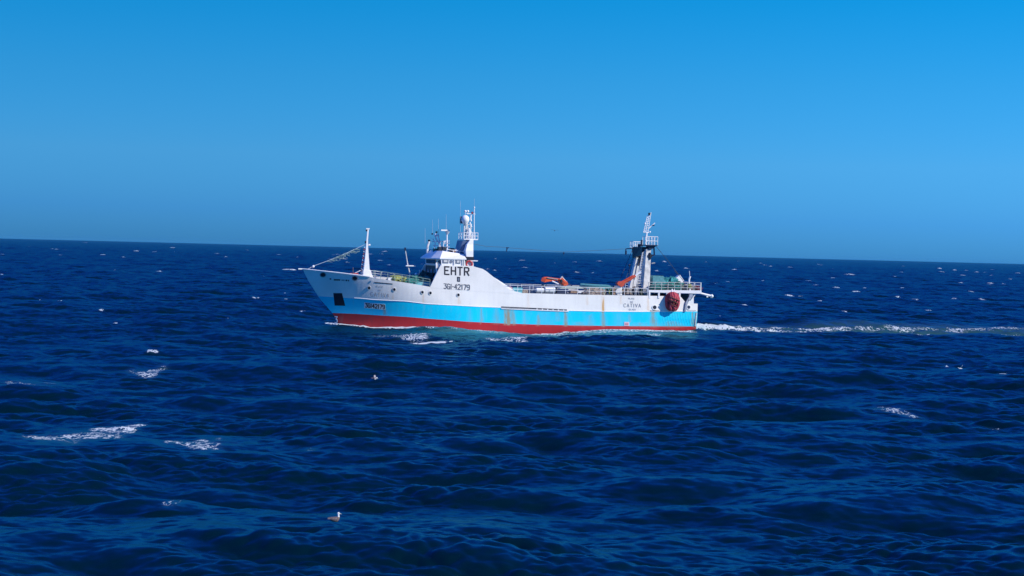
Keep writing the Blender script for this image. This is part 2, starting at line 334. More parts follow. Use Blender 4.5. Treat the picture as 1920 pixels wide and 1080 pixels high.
m = bpy.data.materials.new('sea_water'); m.use_nodes = True; t = m.node_tree; L_ = t.links.new
def N(kind, **kw):
    n = t.nodes.new(kind)
    for k, v in kw.items(): setattr(n, k, v)
    return n
b = t.nodes['Principled BSDF']; geo = N('ShaderNodeNewGeometry'); tco = N('ShaderNodeTexCoord')
def noisen(scale, det, src=None, stretch=None, rough=.5):
    n = N('ShaderNodeTexNoise'); n.inputs['Scale'].default_value = scale; n.inputs['Detail'].default_value = det; n.inputs['Roughness'].default_value = rough
    if stretch:
        mp = N('ShaderNodeMapping'); mp.inputs['Scale'].default_value = stretch; L_(src or tco.outputs['Object'], mp.inputs[0]); L_(mp.outputs[0], n.inputs['Vector'])
    else: L_(src or tco.outputs['Object'], n.inputs['Vector'])
    return n
n1 = noisen(1.6, 5, stretch=(.7, 1, 1)); 
sub = N('ShaderNodeVectorMath', operation='SUBTRACT'); L_(n1.outputs['Color'], sub.inputs[0]); sub.inputs[1].default_value = (.5, .5, .5)
scl = N('ShaderNodeVectorMath', operation='MULTIPLY'); L_(sub.outputs[0], scl.inputs[0]); scl.inputs[1].default_value = (.55, .70, 0)
addn = N('ShaderNodeVectorMath', operation='ADD'); L_(geo.outputs['Normal'], addn.inputs[0]); L_(scl.outputs[0], addn.inputs[1])
nrm = N('ShaderNodeVectorMath', operation='NORMALIZE'); L_(addn.outputs[0], nrm.inputs[0])
L_(nrm.outputs[0], b.inputs['Normal'])
b.inputs['Roughness'].default_value = .17; b.inputs['IOR'].default_value = 1.333
fa_ = N('ShaderNodeAttribute', attribute_name='foam'); ae = N('ShaderNodeAttribute', attribute_name='aer_reflect')
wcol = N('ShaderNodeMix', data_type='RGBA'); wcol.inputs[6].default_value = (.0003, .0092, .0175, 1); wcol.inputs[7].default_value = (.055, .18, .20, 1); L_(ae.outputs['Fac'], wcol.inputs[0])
# lace: thin bright ridges of warped noise
fn = noisen(2.4, 5, stretch=(.9, .42, 1), rough=.6)
fs_ = N('ShaderNodeMath', operation='SUBTRACT'); L_(fn.outputs['Fac'], fs_.inputs[0]); fs_.inputs[1].default_value = .5
fab = N('ShaderNodeMath', operation='ABSOLUTE'); L_(fs_.outputs[0], fab.inputs[0])
fm = N('ShaderNodeMath', operation='MULTIPLY'); L_(fab.outputs[0], fm.inputs[0]); fm.inputs[1].default_value = -9
fadd = N('ShaderNodeMath', operation='ADD'); L_(fm.outputs[0], fadd.inputs[0]); fadd.inputs[1].default_value = .22
ftot = N('ShaderNodeMath', operation='ADD'); L_(fadd.outputs[0], ftot.inputs[0]); L_(fa_.outputs['Fac'], ftot.inputs[1])
big = noisen(.35, 3); bsub = N('ShaderNodeMath', operation='MULTIPLY_ADD'); L_(big.outputs['Fac'], bsub.inputs[0]); bsub.inputs[1].default_value = 1.0; bsub.inputs[2].default_value = -.5
ft2 = N('ShaderNodeMath', operation='ADD'); L_(ftot.outputs[0], ft2.inputs[0]); L_(bsub.outputs[0], ft2.inputs[1])
rmp = N('ShaderNodeMapRange', interpolation_type='SMOOTHSTEP'); rmp.inputs['From Min'].default_value = .59; rmp.inputs['From Max'].default_value = .82; rmp.inputs['To Max'].default_value = .9; L_(ft2.outputs[0], rmp.inputs['Value'])
gate = N('ShaderNodeMath', operation='MULTIPLY', use_clamp=True); L_(fa_.outputs['Fac'], gate.inputs[0]); gate.inputs[1].default_value = 4
msk = N('ShaderNodeMath', operation='MULTIPLY'); L_(rmp.outputs[0], msk.inputs[0]); L_(gate.outputs[0], msk.inputs[1])
cm = N('ShaderNodeMix', data_type='RGBA'); L_(msk.outputs[0], cm.inputs[0]); L_(wcol.outputs[2], cm.inputs[6]); cm.inputs[7].default_value = (.62, .68, .72, 1)
L_(cm.outputs[2], b.inputs['Base Color'])
rm = N('ShaderNodeMath', operation='MULTIPLY_ADD'); L_(msk.outputs[0], rm.inputs[0]); rm.inputs[1].default_value = .5; rm.inputs[2].default_value = .17; L_(rm.outputs[0], b.inputs['Roughness'])
b.inputs['Specular IOR Level'].default_value = 0.0
gl_ = N('ShaderNodeBsdfAnisotropic'); gl_.inputs['Color'].default_value = (.12, .64, .82, 1); gl_.inputs['Roughness'].default_value = .24; L_(nrm.outputs[0], gl_.inputs['Normal'])
fr_ = N('ShaderNodeFresnel'); fr_.inputs['IOR'].default_value = 1.333; L_(nrm.outputs[0], fr_.inputs['Normal'])
# wavelets too small to model hide and tilt each other, so the reflectance of the sea levels off at grazing angles
lim = N('ShaderNodeMath', operation='MINIMUM'); L_(fr_.outputs[0], lim.inputs[0]); lim.inputs[1].default_value = .38
inv = N('ShaderNodeMath', operation='SUBTRACT'); inv.inputs[0].default_value = 1; L_(msk.outputs[0], inv.inputs[1])
fac = N('ShaderNodeMath', operation='MULTIPLY'); L_(lim.outputs[0], fac.inputs[0]); L_(inv.outputs[0], fac.inputs[1])
ms = N('ShaderNodeMixShader'); L_(fac.outputs[0], ms.inputs[0]); L_(b.outputs[0], ms.inputs[1]); L_(gl_.outputs[0], ms.inputs[2]); L_(ms.outputs[0], t.nodes['Material Output'].inputs['Surface'])
me.materials.append(m)
del X, Y, V, Q, ii, jj

# ================================================================== SHIP
ship = empty('fishing_trawler', SO, YAW)
tag(ship, 'white fishing trawler with a bright blue band and red bottom steaming across the dark sea', 'trawler')
stem = [P(*q, 0) for q in ((567, 504), (578, 526), (597, 556), (612, 574), (626, 590), (632, 601), (635, 614))]
stem_z = [q[1] for q in stem][::-1] ; stem_x = [q[0] for q in stem][::-1]
stem_z = [-3.5, -1.5] + stem_z; stem_x = [stem_x[0] + .6, stem_x[0] + .1] + stem_x
XT = P(1307, 590, -4.4)[0]
def xstem(z): return float(np.interp(z, stem_z, stem_x))
def B(x, z):
    t_ = (x - xstem(z)) / float(np.interp(z, [0, 7.5], [18, 13.0])); p = float(np.interp(z, [0, 7.5], [2.1, 2.2]))
    v = 5.0 * (1 - max(0., 1 - t_) ** p) if t_ > 0 else 0.0
    if x > 14: v *= 1 - .10 * ((x - 14) / (XT - 14)) ** 2
    if z < 0: v *= max(0.05, 1 - (z / -3.6) ** 2 * .9)
    if z < 1.6 and x > 16: v *= 1 - .05 * (x - 16) / (XT - 16) * (1.6 - z)
    return max(v, 0.03)
def HS(px, py, off=0.0):
    """place on the port side of the hull -> ship-local point, off metres proud of the plating"""
    y = -4.0
    for _ in range(14):
        x, z = P(px, py, y); y = .5 * y + .5 * -(B(x, z) + off)
    return Vector((x, y, z))
def curve(pts):
    q = [HS(*p) for p in pts]; return [v.x for v in q], [v.z for v in q]
RB = curve([(626, 587), (650, 587.8), (676, 589), (700, 590.8), (760, 594), (800, 597.3), (880, 603.3), (945, 606.5), (1000, 608.4), (1080, 610.2), (1135, 611), (1240, 611.8), (1303, 612)])
BW = curve([(600, 555.5), (650, 558.6), (676, 560), (700, 562.5), (760, 565.5), (800, 570.3), (860, 573.5), (900, 575.8), (945, 577.4), (1000, 580.6), (1063, 583), (1135, 584.6), (1200, 585), (1240, 584.6), (1306, 584)])
SH = curve([(570, 505), (600, 508.3), (640, 512.5), (690, 518.5), (701, 521.3), (735, 526), (770, 531.5), (806, 537.8), (870, 543), (960, 549), (1020, 550.6), (1100, 552.6), (1160, 553.6), (1214, 554.4), (1250, 555.2)])
# aft of the working deck the top of the side follows the cut-down stern bulwark
xa = P(1276, 553, -4.7)[0]; xv = P(1287, 569, -4.6)[0]
def z_sh(x):
    if x <= xa: return float(np.interp(x, *SH))
    zv = P(1288, 569, -4.6)[1]
    return float(np.interp(x, [xa, xv, XT], [np.interp(xa, *SH), zv, zv]))
# hull as one sheet per side: keel, red, blue and white strakes
xs = list(np.arange(-27.2, XT, .2)) + [XT]
if True:
    fr = [0, .25, .5, .7, .8, .9, 1.0]
    vs = []; fs = []; mi = []; cols = []
    def column(x):
        zr, zb, zs = float(np.interp(x, *RB)), float(np.interp(x, *BW)), z_sh(x)
        z = [-3.5, -2.6, -1.6, -.8, -.2, zr * .5, zr] + [zr + (zb - zr) * i / 10 for i in range(1, 11)] + [zb + (zs - zb) * i / 12 for i in range(1, 13)]
        return z
    n_z = len(column(0)); rows = []
    for x in xs:
        for sgn in (-1, 1):
            r = []
            for z in column(x):
                xx = max(x, xstem(z)); r.append(len(vs)); vs.append((xx, sgn * (B(xx, z) if xx > xstem(z) + 1e-6 else 0.0), z))
            rows.append(r)
    nx = len(xs)
    for i in range(nx - 1):
        for sgn in (0, 1):
            r0, r1 = rows[2 * i + sgn], rows[2 * (i + 1) + sgn]
            for k in range(n_z - 1):
                q = (r0[k], r1[k], r1[k + 1], r0[k + 1])
                if abs(vs[q[0]][0] - vs[q[1]][0]) < 1e-5 and abs(vs[q[2]][0] - vs[q[3]][0]) < 1e-5: continue
                fs.append(q if sgn == 0 else q[::-1]); mi.append(0 if k < 6 else 1 if k < 16 else 2)
    rp_, rs_ = rows[2 * (nx - 1)], rows[2 * (nx - 1) + 1]
    for k in range(n_z - 1): fs.append((rp_[k], rs_[k], rs_[k + 1], rp_[k + 1])); mi.append(0 if k < 6 else 1 if k < 16 else 2)
    streaks = [((735, 536), (736, 560), 1.5, .22), ((990, 552), (991, 575), 2, .14), ((1214, 556), (1216, 583), 2, .3), ((1100, 554), (1101, 570), 2, .2), ((1164, 556), (1165, 570), 1.5, .25), ((860, 556), (861, 568), 2, .25), ((793, 551), (794, 566), 1.5, .25), ((1228, 580), (1229, 584), 2, .5), ((880, 580), (881, 603), 5, .12), ((930, 580), (931, 605), 6, .2), ((1106, 590), (1107, 610), 8, .2), ((1160, 588), (1161, 611), 10, .12), ((1180, 590), (1181, 604), 3, .3), ((955, 578), (957, 607), 9, .32), ((1020, 582), (1022, 609), 18, .10), ((902, 578), (903, 603), 3.0, .35), ((947, 579), (948, 607), 3.5, .55), ((952, 579), (954, 606), 3.5, 1.0), ((962, 579), (964, 607), 3, .5), ((983, 583), (984, 607), 4, .2), ((1009, 590), (1010, 608), 3.5, .45), ((1045, 584), (1046, 600), 5, .2),
               ((1060, 584), (1061, 609), 3.5, .6), ((1130, 556), (1131, 585), 1.8, 1.1), ((1130, 585), (1132, 611), 4, .5), ((1086, 603), (1088, 609), 14, .25), ((1224, 584), (1225, 604), 6, .45), ((1224, 600), (1228, 611), 9, .4), ((720, 575), (722, 589), 2.5, .5),
               ((1298, 586), (1299, 610), 3, .5), ((1304, 586), (1303, 611), 2, .7), ((1260, 604), (1262, 611), 20, .3), ((1200, 606), (1202, 611), 25, .2), ((640, 592), (640, 606), 1.5, .3)]
    sk_ = []
    for (a0, a1, wpx, k) in streaks:
        p, q = HS(*a0), HS(*a1); sk_.append((p.x, q.x, p.z, q.z, wpx / 14.2, k * 2.0))
    rust = []
    for v in vs:
        r = 0.0
        if v[1] < 0:
            for (x0, x1, z0, z1, w_, k) in sk_:
                if z1 - .1 <= v[2] <= z0 + .05:
                    tt = (z0 - v[2]) / (z0 - z1 + 1e-6); r = max(r, k * math.exp(-((v[0] - x0 - (x1 - x0) * tt) / (w_ * (.55 + .6 * tt))) ** 2))
        rust.append(r)
    me = bpy.data.meshes.new('hull'); me.from_pydata(vs, [], fs); me.update()
    def hullmat(name, col, blot, bc):
        m = bpy.data.materials.new(name); m.use_nodes = True; t = m.node_tree; b = t.nodes['Principled BSDF']; b.inputs['Roughness'].default_value = .42; b.inputs['Specular IOR Level'].default_value = .3
        L_ = t.links.new
        tcn = t.nodes.new('ShaderNodeTexCoord'); mp = t.nodes.new('ShaderNodeMapping'); mp.inputs['Scale'].default_value = (1.3, 1, .22); L_(tcn.outputs['Object'], mp.inputs[0])
        n = t.nodes.new('ShaderNodeTexNoise'); n.inputs['Scale'].default_value = 1.6; n.inputs['Detail'].default_value = 6; n.inputs['Roughness'].default_value = .65; L_(mp.outputs[0], n.inputs['Vector'])
        r = t.nodes.new('ShaderNodeMapRange'); r.inputs['From Min'].default_value = .52; r.inputs['From Max'].default_value = .75; r.inputs['To Max'].default_value = blot; L_(n.outputs['Fac'], r.inputs['Value'])
        c1 = t.nodes.new('ShaderNodeMix'); c1.data_type = 'RGBA'; L_(r.outputs[0], c1.inputs[0]); c1.inputs[6].default_value = (*col, 1); c1.inputs[7].default_value = (*bc, 1)
        n3 = t.nodes.new('ShaderNodeTexNoise'); n3.inputs['Scale'].default_value = .35; n3.inputs['Detail'].default_value = 3; L_(tcn.outputs['Object'], n3.inputs['Vector'])
        hs = t.nodes.new('ShaderNodeHueSaturation'); r3 = t.nodes.new('ShaderNodeMapRange'); r3.inputs['From Min'].default_value = .3; r3.inputs['From Max'].default_value = .7; r3.inputs['To Min'].default_value = .92; r3.inputs['To Max'].default_value = 1.04
        L_(n3.outputs['Fac'], r3.inputs['Value']); L_(r3.outputs[0], hs.inputs['Value']); L_(c1.outputs[2], hs.inputs['Color'])
        at = t.nodes.new('ShaderNodeAttribute'); at.attribute_name = 'rust'
        n2 = t.nodes.new('ShaderNodeTexNoise'); n2.inputs['Scale'].default_value = 5; n2.inputs['Detail'].default_value = 4; L_(mp.outputs[0], n2.inputs['Vector'])
        mu = t.nodes.new('ShaderNodeMath'); mu.operation = 'MULTIPLY'; L_(at.outputs['Fac'], mu.inputs[0]); mr = t.nodes.new('ShaderNodeMapRange'); mr.inputs['From Min'].default_value = .3; mr.inputs['From Max'].default_value = .6; mr.inputs['To Min'].default_value = .35; L_(n2.outputs['Fac'], mr.inputs['Value']); L_(mr.outputs[0], mu.inputs[1])
        mu.use_clamp = True
        c2 = t.nodes.new('ShaderNodeMix'); c2.data_type = 'RGBA'; L_(mu.outputs[0], c2.inputs[0]); L_(hs.outputs[0], c2.inputs[6]); c2.inputs[7].default_value = (.62, .36, .14, 1) if name == 'white_hull_paint' else (.28, .27, .2, 1)
        L_(c2.outputs[2], b.inputs['Base Color'])
        # faint dents between frames
        wv = t.nodes.new('ShaderNodeTexWave'); wv.inputs['Scale'].default_value = .5; wv.inputs['Distortion'].default_value = 1.5; L_(tcn.outputs['Object'], wv.inputs['Vector'])
        bp = t.nodes.new('ShaderNodeBump'); bp.inputs['Strength'].default_value = .12; bp.inputs['Distance'].default_value = .02; L_(wv.outputs['Fac'], bp.inputs['Height']); L_(bp.outputs[0], b.inputs['Normal'])
        return m
    HR = hullmat('red_antifouling', (.42, .018, .024), .7, (.25, .02, .03)); HB = hullmat('blue_hull_paint', (.0, .58, .82), .5, (.12, .46, .60)); HW = hullmat('white_hull_paint', (.81, .79, .75), .3, (.6, .62, .64))
    for q in (HR, HB, HW): me.materials.append(q)
    me.polygons.foreach_set('material_index', mi); me.polygons.foreach_set('use_smooth', [True] * len(me.polygons))
    at = me.attributes.new('rust', 'FLOAT', 'POINT'); at.data.foreach_set('value', rust)
    me.set_sharp_from_angle(angle=rad(50))
    hull = bpy.data.objects.new('hull', me); COL.objects.link(hull); hull.parent = ship

# deck
vs = []; fs = []
for x in xs[1:]:
    lo = float(np.interp(x, [-27.5, -18, -17, 60], [1.0, .9, .06, .06])); z = z_sh(min(x, xa)) - lo
    if x > xa - .1: z = z_sh(XT) - .35
    bw = max(B(x, z) - .03, .02) if x > xstem(z) else .02
    vs += [(x, -bw, z), (x, bw, z)]
for i in range(len(vs) // 2 - 1): fs.append((2 * i, 2 * i + 2, 2 * i + 3, 2 * i + 1))
MB().add(vs, fs).build('deck', DECK, ship)
# bulwark cap rail of the forecastle
for sgn, nm in ((-1, 1), (1, 1)):
    pts = []
    for x in np.arange(-26.9, P(700, 520, -4.5)[0], .5):
        z = z_sh(x); pts.append(Vector((x, sgn * B(x, z), z + .02)))
    MB().tube(pts, .09, 6).build('cap_rail', WHITE, ship)

# ---- writing
GL = {'E': [[(1, 0), (0, 0), (0, 1), (1, 1)], [(0, .52), (.75, .52)]], 'H': [[(0, 0), (0, 1)], [(1, 0), (1, 1)], [(0, .5), (1, .5)]], 'T': [[(0, 1), (1, 1)], [(.5, 1), (.5, 0)]],
      'R': [[(0, 0), (0, 1), (.75, 1), (1, .9), (1, .62), (.75, .48), (0, .48)], [(.5, .48), (1, 0)]], '3': [[(0, 1), (1, 1), (.45, .6), (.85, .55), (1, .35), (.85, .05), (.5, 0), (0, .08)]],
      'G': [[(1, .85), (.7, 1), (.2, 1), (0, .8), (0, .2), (.2, 0), (1, 0), (1, .45), (.55, .45)]], 'I': [[(.5, 0), (.5, 1)]], '-': [[(.1, .5), (.9, .5)]], '4': [[(.75, 0), (.75, 1), (0, .35), (1, .35)]],
      '2': [[(0, .8), (.2, 1), (.8, 1), (1, .8), (1, .6), (0, 0), (1, 0)]], '1': [[(.2, .8), (.55, 1), (.55, 0)]], '7': [[(0, 1), (1, 1), (.4, 0)]],
      '9': [[(1, .5), (.2, .45), (0, .6), (0, .85), (.2, 1), (.8, 1), (1, .85), (1, .2), (.8, 0), (.1, 0)]], 'C': [[(1, .85), (.75, 1), (.2, 1), (0, .8), (0, .2), (.2, 0), (.75, 0), (1, .15)]],
      'A': [[(0, 0), (.5, 1), (1, 0)], [(.2, .35), (.8, .35)]], 'V': [[(0, 1), (.5, 0), (1, 1)]], 'P': [[(0, 0), (0, 1), (.8, 1), (1, .75), (.8, .48), (0, .48)]], 'L': [[(0, 1), (0, 0), (1, 0)]],
      'Y': [[(0, 1), (.5, .5), (1, 1)], [(.5, .5), (.5, 0)]], 'D': [[(0, 0), (0, 1), (.6, 1), (1, .7), (1, .3), (.6, 0), (0, 0)]], 'J': [[(.8, 1), (.8, .2), (.5, 0), (.1, .15)]], 'O': [[(.2, 0), (0, .2), (0, .8), (.2, 1), (.8, 1), (1, .8), (1, .2), (.8, 0), (.2, 0)]],
      'N': [[(0, 0), (0, 1), (1, 0), (1, 1)]], ' ': [],
      ')': [[(0, 1), (.7, .95), (1, .75), (.75, .6), (.45, .55)], [(.75, .6), (1, .3), (.7, .05), (0, 0)]]}
WID = {'I': .35, '1': .6, '-': .4, ' ': .6, 'T': 1.0}
def write(name, txt, p0, p1, h, sw, m, gap=.45, off=.025):
    """p0, p1: measured ends of the base line on the hull; letters follow the plating"""
    ws = [WID.get(c, 1.0) for c in txt]; tot = sum(ws) + gap * (len(txt) - 1); x0 = np.array(p0, float); dx = (np.array(p1, float) - x0) / tot
    mb = MB(); cur = 0; k = 0; sv = np.array([0.0, -h])
    for c, w_ in zip(txt, ws):
        for st in GL[c]:
            for a, b_ in zip(st[:-1], st[1:]):
                A_ = x0 + dx * (cur + a[0] * w_) + sv * a[1]; B_ = x0 + dx * (cur + b_[0] * w_) + sv * b_[1]
                d = (B_ - A_); l = np.hypot(*d)
                if l < 1e-6: continue
                d /= l; nn = np.array([-d[1], d[0]]) * sw / 2; A2 = A_ - d * sw * .35; B2 = B_ + d * sw * .35; k += 1
                mb.add([HS(*(A2 + nn), off + .0008 * k), HS(*(B2 + nn), off + .0008 * k), HS(*(B2 - nn), off + .0008 * k), HS(*(A2 - nn), off + .0008 * k)], [(0, 1, 2, 3)])
        cur += w_ + gap
    return mb.build(name, m, ship)
write('call_sign', 'EHTR', (834, 514.3), (879, 516.3), 14.2, 2.6, BLACK, .56)
write('registration_number', '3GI-42179', (832.5, 541), (880.5, 543.4), 9.0, 1.55, INK, .42)
write('name_lettering', 'CATIVA', (695, 555), (729.5, 557.6), 7.0, .8, MIDINK, .62)
write('name_lettering', 'PLAYA', (706, 538), (718, 539), 2.6, .6, PALEINK, .5)
write('name_lettering', 'DE', (710, 545), (715, 545.4), 2.8, .6, PALEINK, .5)
write('name_lettering', 'CATIVA', (1170, 575.6), (1201.5, 576), 6.2, .8, MIDINK, .62)
write('name_lettering', 'PLAYA', (1179, 561), (1189.5, 561.2), 2.6, .6, PALEINK, .5)
write('name_lettering', 'DE', (1182, 567.5), (1187, 567.6), 2.8, .6, PALEINK, .5)
write('port_of_registry', 'GIJON', (1179.5, 581.5), (1192, 581.6), 2.6, .6, PALEINK, .5)
def plate(name, pts, m, off=.03, parent=ship, thick=.05, sub=6):
    """a flat plate with corners measured on the port side, following the plating and thick inwards"""
    (a, b_, c, d) = [np.array(p, float) for p in pts]; mb = MB(); vs = []; fs = []; nv = max(1, int(abs(d[1] - a[1]) / 3))
    for i in range(sub + 1):
        u = i / sub; top = a + (b_ - a) * u; bot = d + (c - d) * u
        for k in range(nv + 1):
            q = top + (bot - top) * k / nv; vs.append(HS(q[0], q[1], off)); vs.append(HS(q[0], q[1], off - thick))
    m_ = 2 * (nv + 1)
    for i in range(sub):
        for k in range(nv):
            o = i * m_ + 2 * k; n = o + m_; fs += [(o, n, n + 2, o + 2), (o + 1, o + 3, n + 3, n + 1)]
        o = i * m_; n = o + m_; fs.append((o, o + 1, n + 1, n)); o += m_ - 2; n += m_ - 2; fs.append((o, n, n + 1, o + 1))
    for k in range(nv):
        fs.append((2 * k, 2 * k + 2, 2 * k + 3, 2 * k + 1)); o = sub * m_ + 2 * k; fs.append((o, o + 1, o + 3, o + 2))
    return mb.add(vs, fs).build(name, m, parent)
pl = plate('number_plate', ((683, 566.8), (722.5, 570.2), (722.5, 581), (683, 577.2)), mat('pale_plate', (.72, .74, .76), .6), .03)
w_ = write('registration_number', '3GI42179', (685, 576), (721, 579.3), 7.2, 1.5, BLACK, .45, .055)
write('bulb_mark', '3', (628, 605.5), (632.5, 605.8), 12, 1.5, WHITE, .4, .04)
plate('draught_mark', ((1170.5, 603.5), (1180, 603.8), (1180, 611.2), (1170.5, 611)), mat('pink_plate', (.6, .45, .5), .6), .05)
plate('cooling_outlet', ((1172.5, 606), (1178, 606), (1178, 609.5), (1172.5, 609.5)), mat('faded_red_plate', (.5, .2, .25), .6), .07)
# anchor pocket, slots, holes
ap = plate('anchor_pocket', ((625, 550), (641.3, 550.2), (647.3, 573.4), (627.5, 573)), DARK, .02)
plate('pocket_lip', ((624, 549), (642.3, 549.2), (641.6, 550.2), (625, 550)), GREY, .1, ap)
plate('scupper_slot', ((940, 574.6), (1063, 580.2), (1063, 583.2), (940, 577.8)), DARK, .05, sub=30)
plate('rubbing_strake', ((940, 577.9), (1066, 583.2), (1066, 584.6), (940, 579.4)), WHITE, .09, sub=30)
for i in range(3, 9): plate('freeing_port', ((976 + i * 10, 577.2 + i * .42), (978 + i * 10, 577.3 + i * .42), (978 + i * 10, 579.3 + i * .42), (976 + i * 10, 579.2 + i * .42)), WHITE, .07, sub=1)
plate('scupper_slot', ((702, 528.6), (736, 531.6), (736, 533.4), (702, 530.4)), mat('slot_shadow', (.05, .07, .1), .7), .03)
plate('scupper_slot', ((1219, 582.2), (1236, 582.4), (1236, 584.2), (1219, 584)), DARK, .04)
plate('scupper_slot', ((1289, 581.2), (1305, 581.4), (1305, 582.8), (1289, 582.6)), GREY, .04)
def disc(name, px, py, rx, ry, m, off=.03, ring=None):
    mb = MB(); n = 16; c = HS(px, py, off); vs = [c] + [HS(px + rx * math.cos(2 * math.pi * i / n), py + ry * math.sin(2 * math.pi * i / n), off) for i in range(n)]
    vs += [Vector((v.x, v.y + .06, v.z)) for v in vs[1:]]
    fs = [(0, 1 + (i + 1) % n, 1 + i) for i in range(n)] + [(1 + i, 1 + (i + 1) % n, 1 + n + (i + 1) % n, 1 + n + i) for i in range(n)]
    o = mb.add(vs, fs).build(name, m, ship)
    if ring:
        r = MB(); k = 1.25; vs = []
        for rr_ in (1.0, 1.35):
            vs += [HS(px + rx * rr_ * math.cos(2 * math.pi * i / n), py + ry * rr_ * math.sin(2 * math.pi * i / n), off + .04) for i in range(n)]
        vs += [Vector((v.x, v.y + .08, v.z)) for v in vs]
        fs = []
        for i in range(n):
            j = (i + 1) % n; fs += [(i, j, n + j, n + i), (n + i, n + j, 3 * n + j, 3 * n + i), (i, 2 * n + i, 2 * n + j, j)]
        r.add(vs, fs).build('rim', ring, o)
    return o
for (px, py) in ((692, 540), (739.3, 543), (792, 548), (807, 549.4), (859.5, 553)): disc('porthole', px, py, 2.4, 2.7, GLASS, .03, WHITE2)
for (px, py) in ((605.5, 515.3), (665.3, 521.8)): disc('hawse_hole', px, py, 4.4, 3.6, DARK, .03, GREY)
disc('hawse_hole', 1227.5, 576.3, 3.6, 3.6, DARK, .03, WHITE); disc('porthole', 1291.5, 576, 3.0, 3.2, NAVY, .03, WHITE)
for (x0, x1, y_) in ((618, 621, 521.6), (626, 638, 523.4), (640, 646, 524), (648, 651, 524.4), (652.5, 654.5, 524.6)):
    plate('fairlead', ((x0, y_), (x1, y_ + .3), (x1, y_ + 2.8), (x0, y_ + 2.5)), DARK if x0 != 640 else GREY, .03, sub=2)
plate('fairlead_lamp', ((621.5, 521.4), (624.5, 521.6), (624.5, 524.8), (621.5, 524.6)), WHITE, .12, sub=1)
plate('white_pad', ((697, 524), (699, 524.2), (699, 527), (697, 526.8)), WHITE, .1, sub=1)  # small white pad standing proud of the plating
# knuckle line above the blue, fender ribs at the stern
pts = [Vector((x, -B(x, float(np.interp(x, *BW)) + .05) - .01, float(np.interp(x, *BW)) + .05)) for x in np.arange(P(668, 560, -4)[0], XT, .5)]
MB().tube(pts, .05, 5).build('knuckle_strake', WHITE, ship)
for i in range(13):
    px = 1241 + i * 4.9; pts = [HS(px + k * .35 + (k ** 2) * .10, 586 + k * 4.1, -.015) for k in range(7)]
    MB().tube(pts, .04, 6).build('fender_rib', CYAN, ship, True)
pts = [HS(1306 - k * .5, 586 + k * 4.2, .02) for k in range(7)]; MB().tube(pts, .09, 6).build('corner_post', WHITE2, ship, True)

# ---- superstructure
zd = float(np.interp(P(900, 540, -5)[0], *SH))
side_poly = [(806, 539), (826, 497.5), (884, 498.5), (905, 504.2), (912, 508.5), (945, 535.5), (952, 540.5), (962, 545.5), (980, 549.6), (980, 552), (806, 545)]
wp = [P(*q, -5.0) for q in side_poly]
for sgn in (-1, 1):
    tl = sorted([(x, z) for x, z in wp[:9]]); tx = [q[0] for q in tl]; tzz = [q[1] for q in tl]; vs = []; fs = []
    xx = sorted(set([round(v, 3) for v in np.arange(tx[0], tx[-1], .35)] + tx))
    for x in xx:
        zb_, zt_ = float(np.interp(x, *SH)) - .12, float(np.interp(x, tx, tzz))
        for k in range(5):
            z = zb_ + (max(zt_, zb_ + .01) - zb_) * k / 4; bb = B(x, min(z, zb_ + .2)) + .012
            vs += [(x, sgn * bb, z), (x, sgn * (bb - .2), z)]
    for i in range(len(xx) - 1):
        a = i * 10; c = a + 10
        for k in range(4): fs += [(a + 2 * k, c + 2 * k, c + 2 * k + 2, a + 2 * k + 2), (a + 2 * k + 1, a + 2 * k + 3, c + 2 * k + 3, c + 2 * k + 1)]
        fs.append((a + 8, c + 8, c + 9, a + 9))
    for k in range(4): fs.append((2 * k, 2 * k + 2, 2 * k + 3, 2 * k + 1))
    MB().add(vs, fs).build('side_wall', HW, ship)
xf = P(829, 500, -4.8)[0]; zt = P(850, 498, -5)[1] - .03
blk = [(xf, zd - .3), (xf, zt), (P(884, 498, -5)[0], zt), (P(905, 504, -5)[0], zt - .45), (P(945, 536, -5)[0], zd + 1.0), (P(965, 547, -5)[0], zd + .1), (P(965, 547, -5)[0], zd - .3)]
MB().prism(blk, -4.79, 4.79).build('deckhouse', WHITE, ship)
fb = MB().prism([(xf - .12, zd - .2), (xf - .12, zt - .1), (xf - .01, zt - .1), (xf - .01, zd - .2)], -4.7, 4.7).build('front_bulkhead', MAROON, ship)
for yy in (-3.2, -1.2, .8, 2.8): MB().box((xf - .16, yy, zd + 2.2), (.06, .8, .7)).build('window', GLASSG, fb)
st = MB(); a = PV(817.5, 493, -4.6); b_ = PV(819, 512, -4.6); c = PV(813, 524, -4.6)
st.tube([a, b_, c], .10); st.tube([a + Vector((.35, .1, 0)), b_ + Vector((.35, .1, 0)), c + Vector((.35, .1, 0))], .07)
for k in range(10):
    p = a.lerp(b_, k / 9); st.cyl(p, p + Vector((.35, .1, 0)), .04)
st.build('ladder', WHITE, ship)
win = plate('deckhouse_window', ((857, 519), (862.6, 519.2), (862.6, 528.4), (857, 528)), DARK, .03, sub=1); plate('window_pane', ((858.4, 521), (861.2, 521.1), (861.2, 526.8), (858.4, 526.6)), GLASSG, .06, win, sub=1)
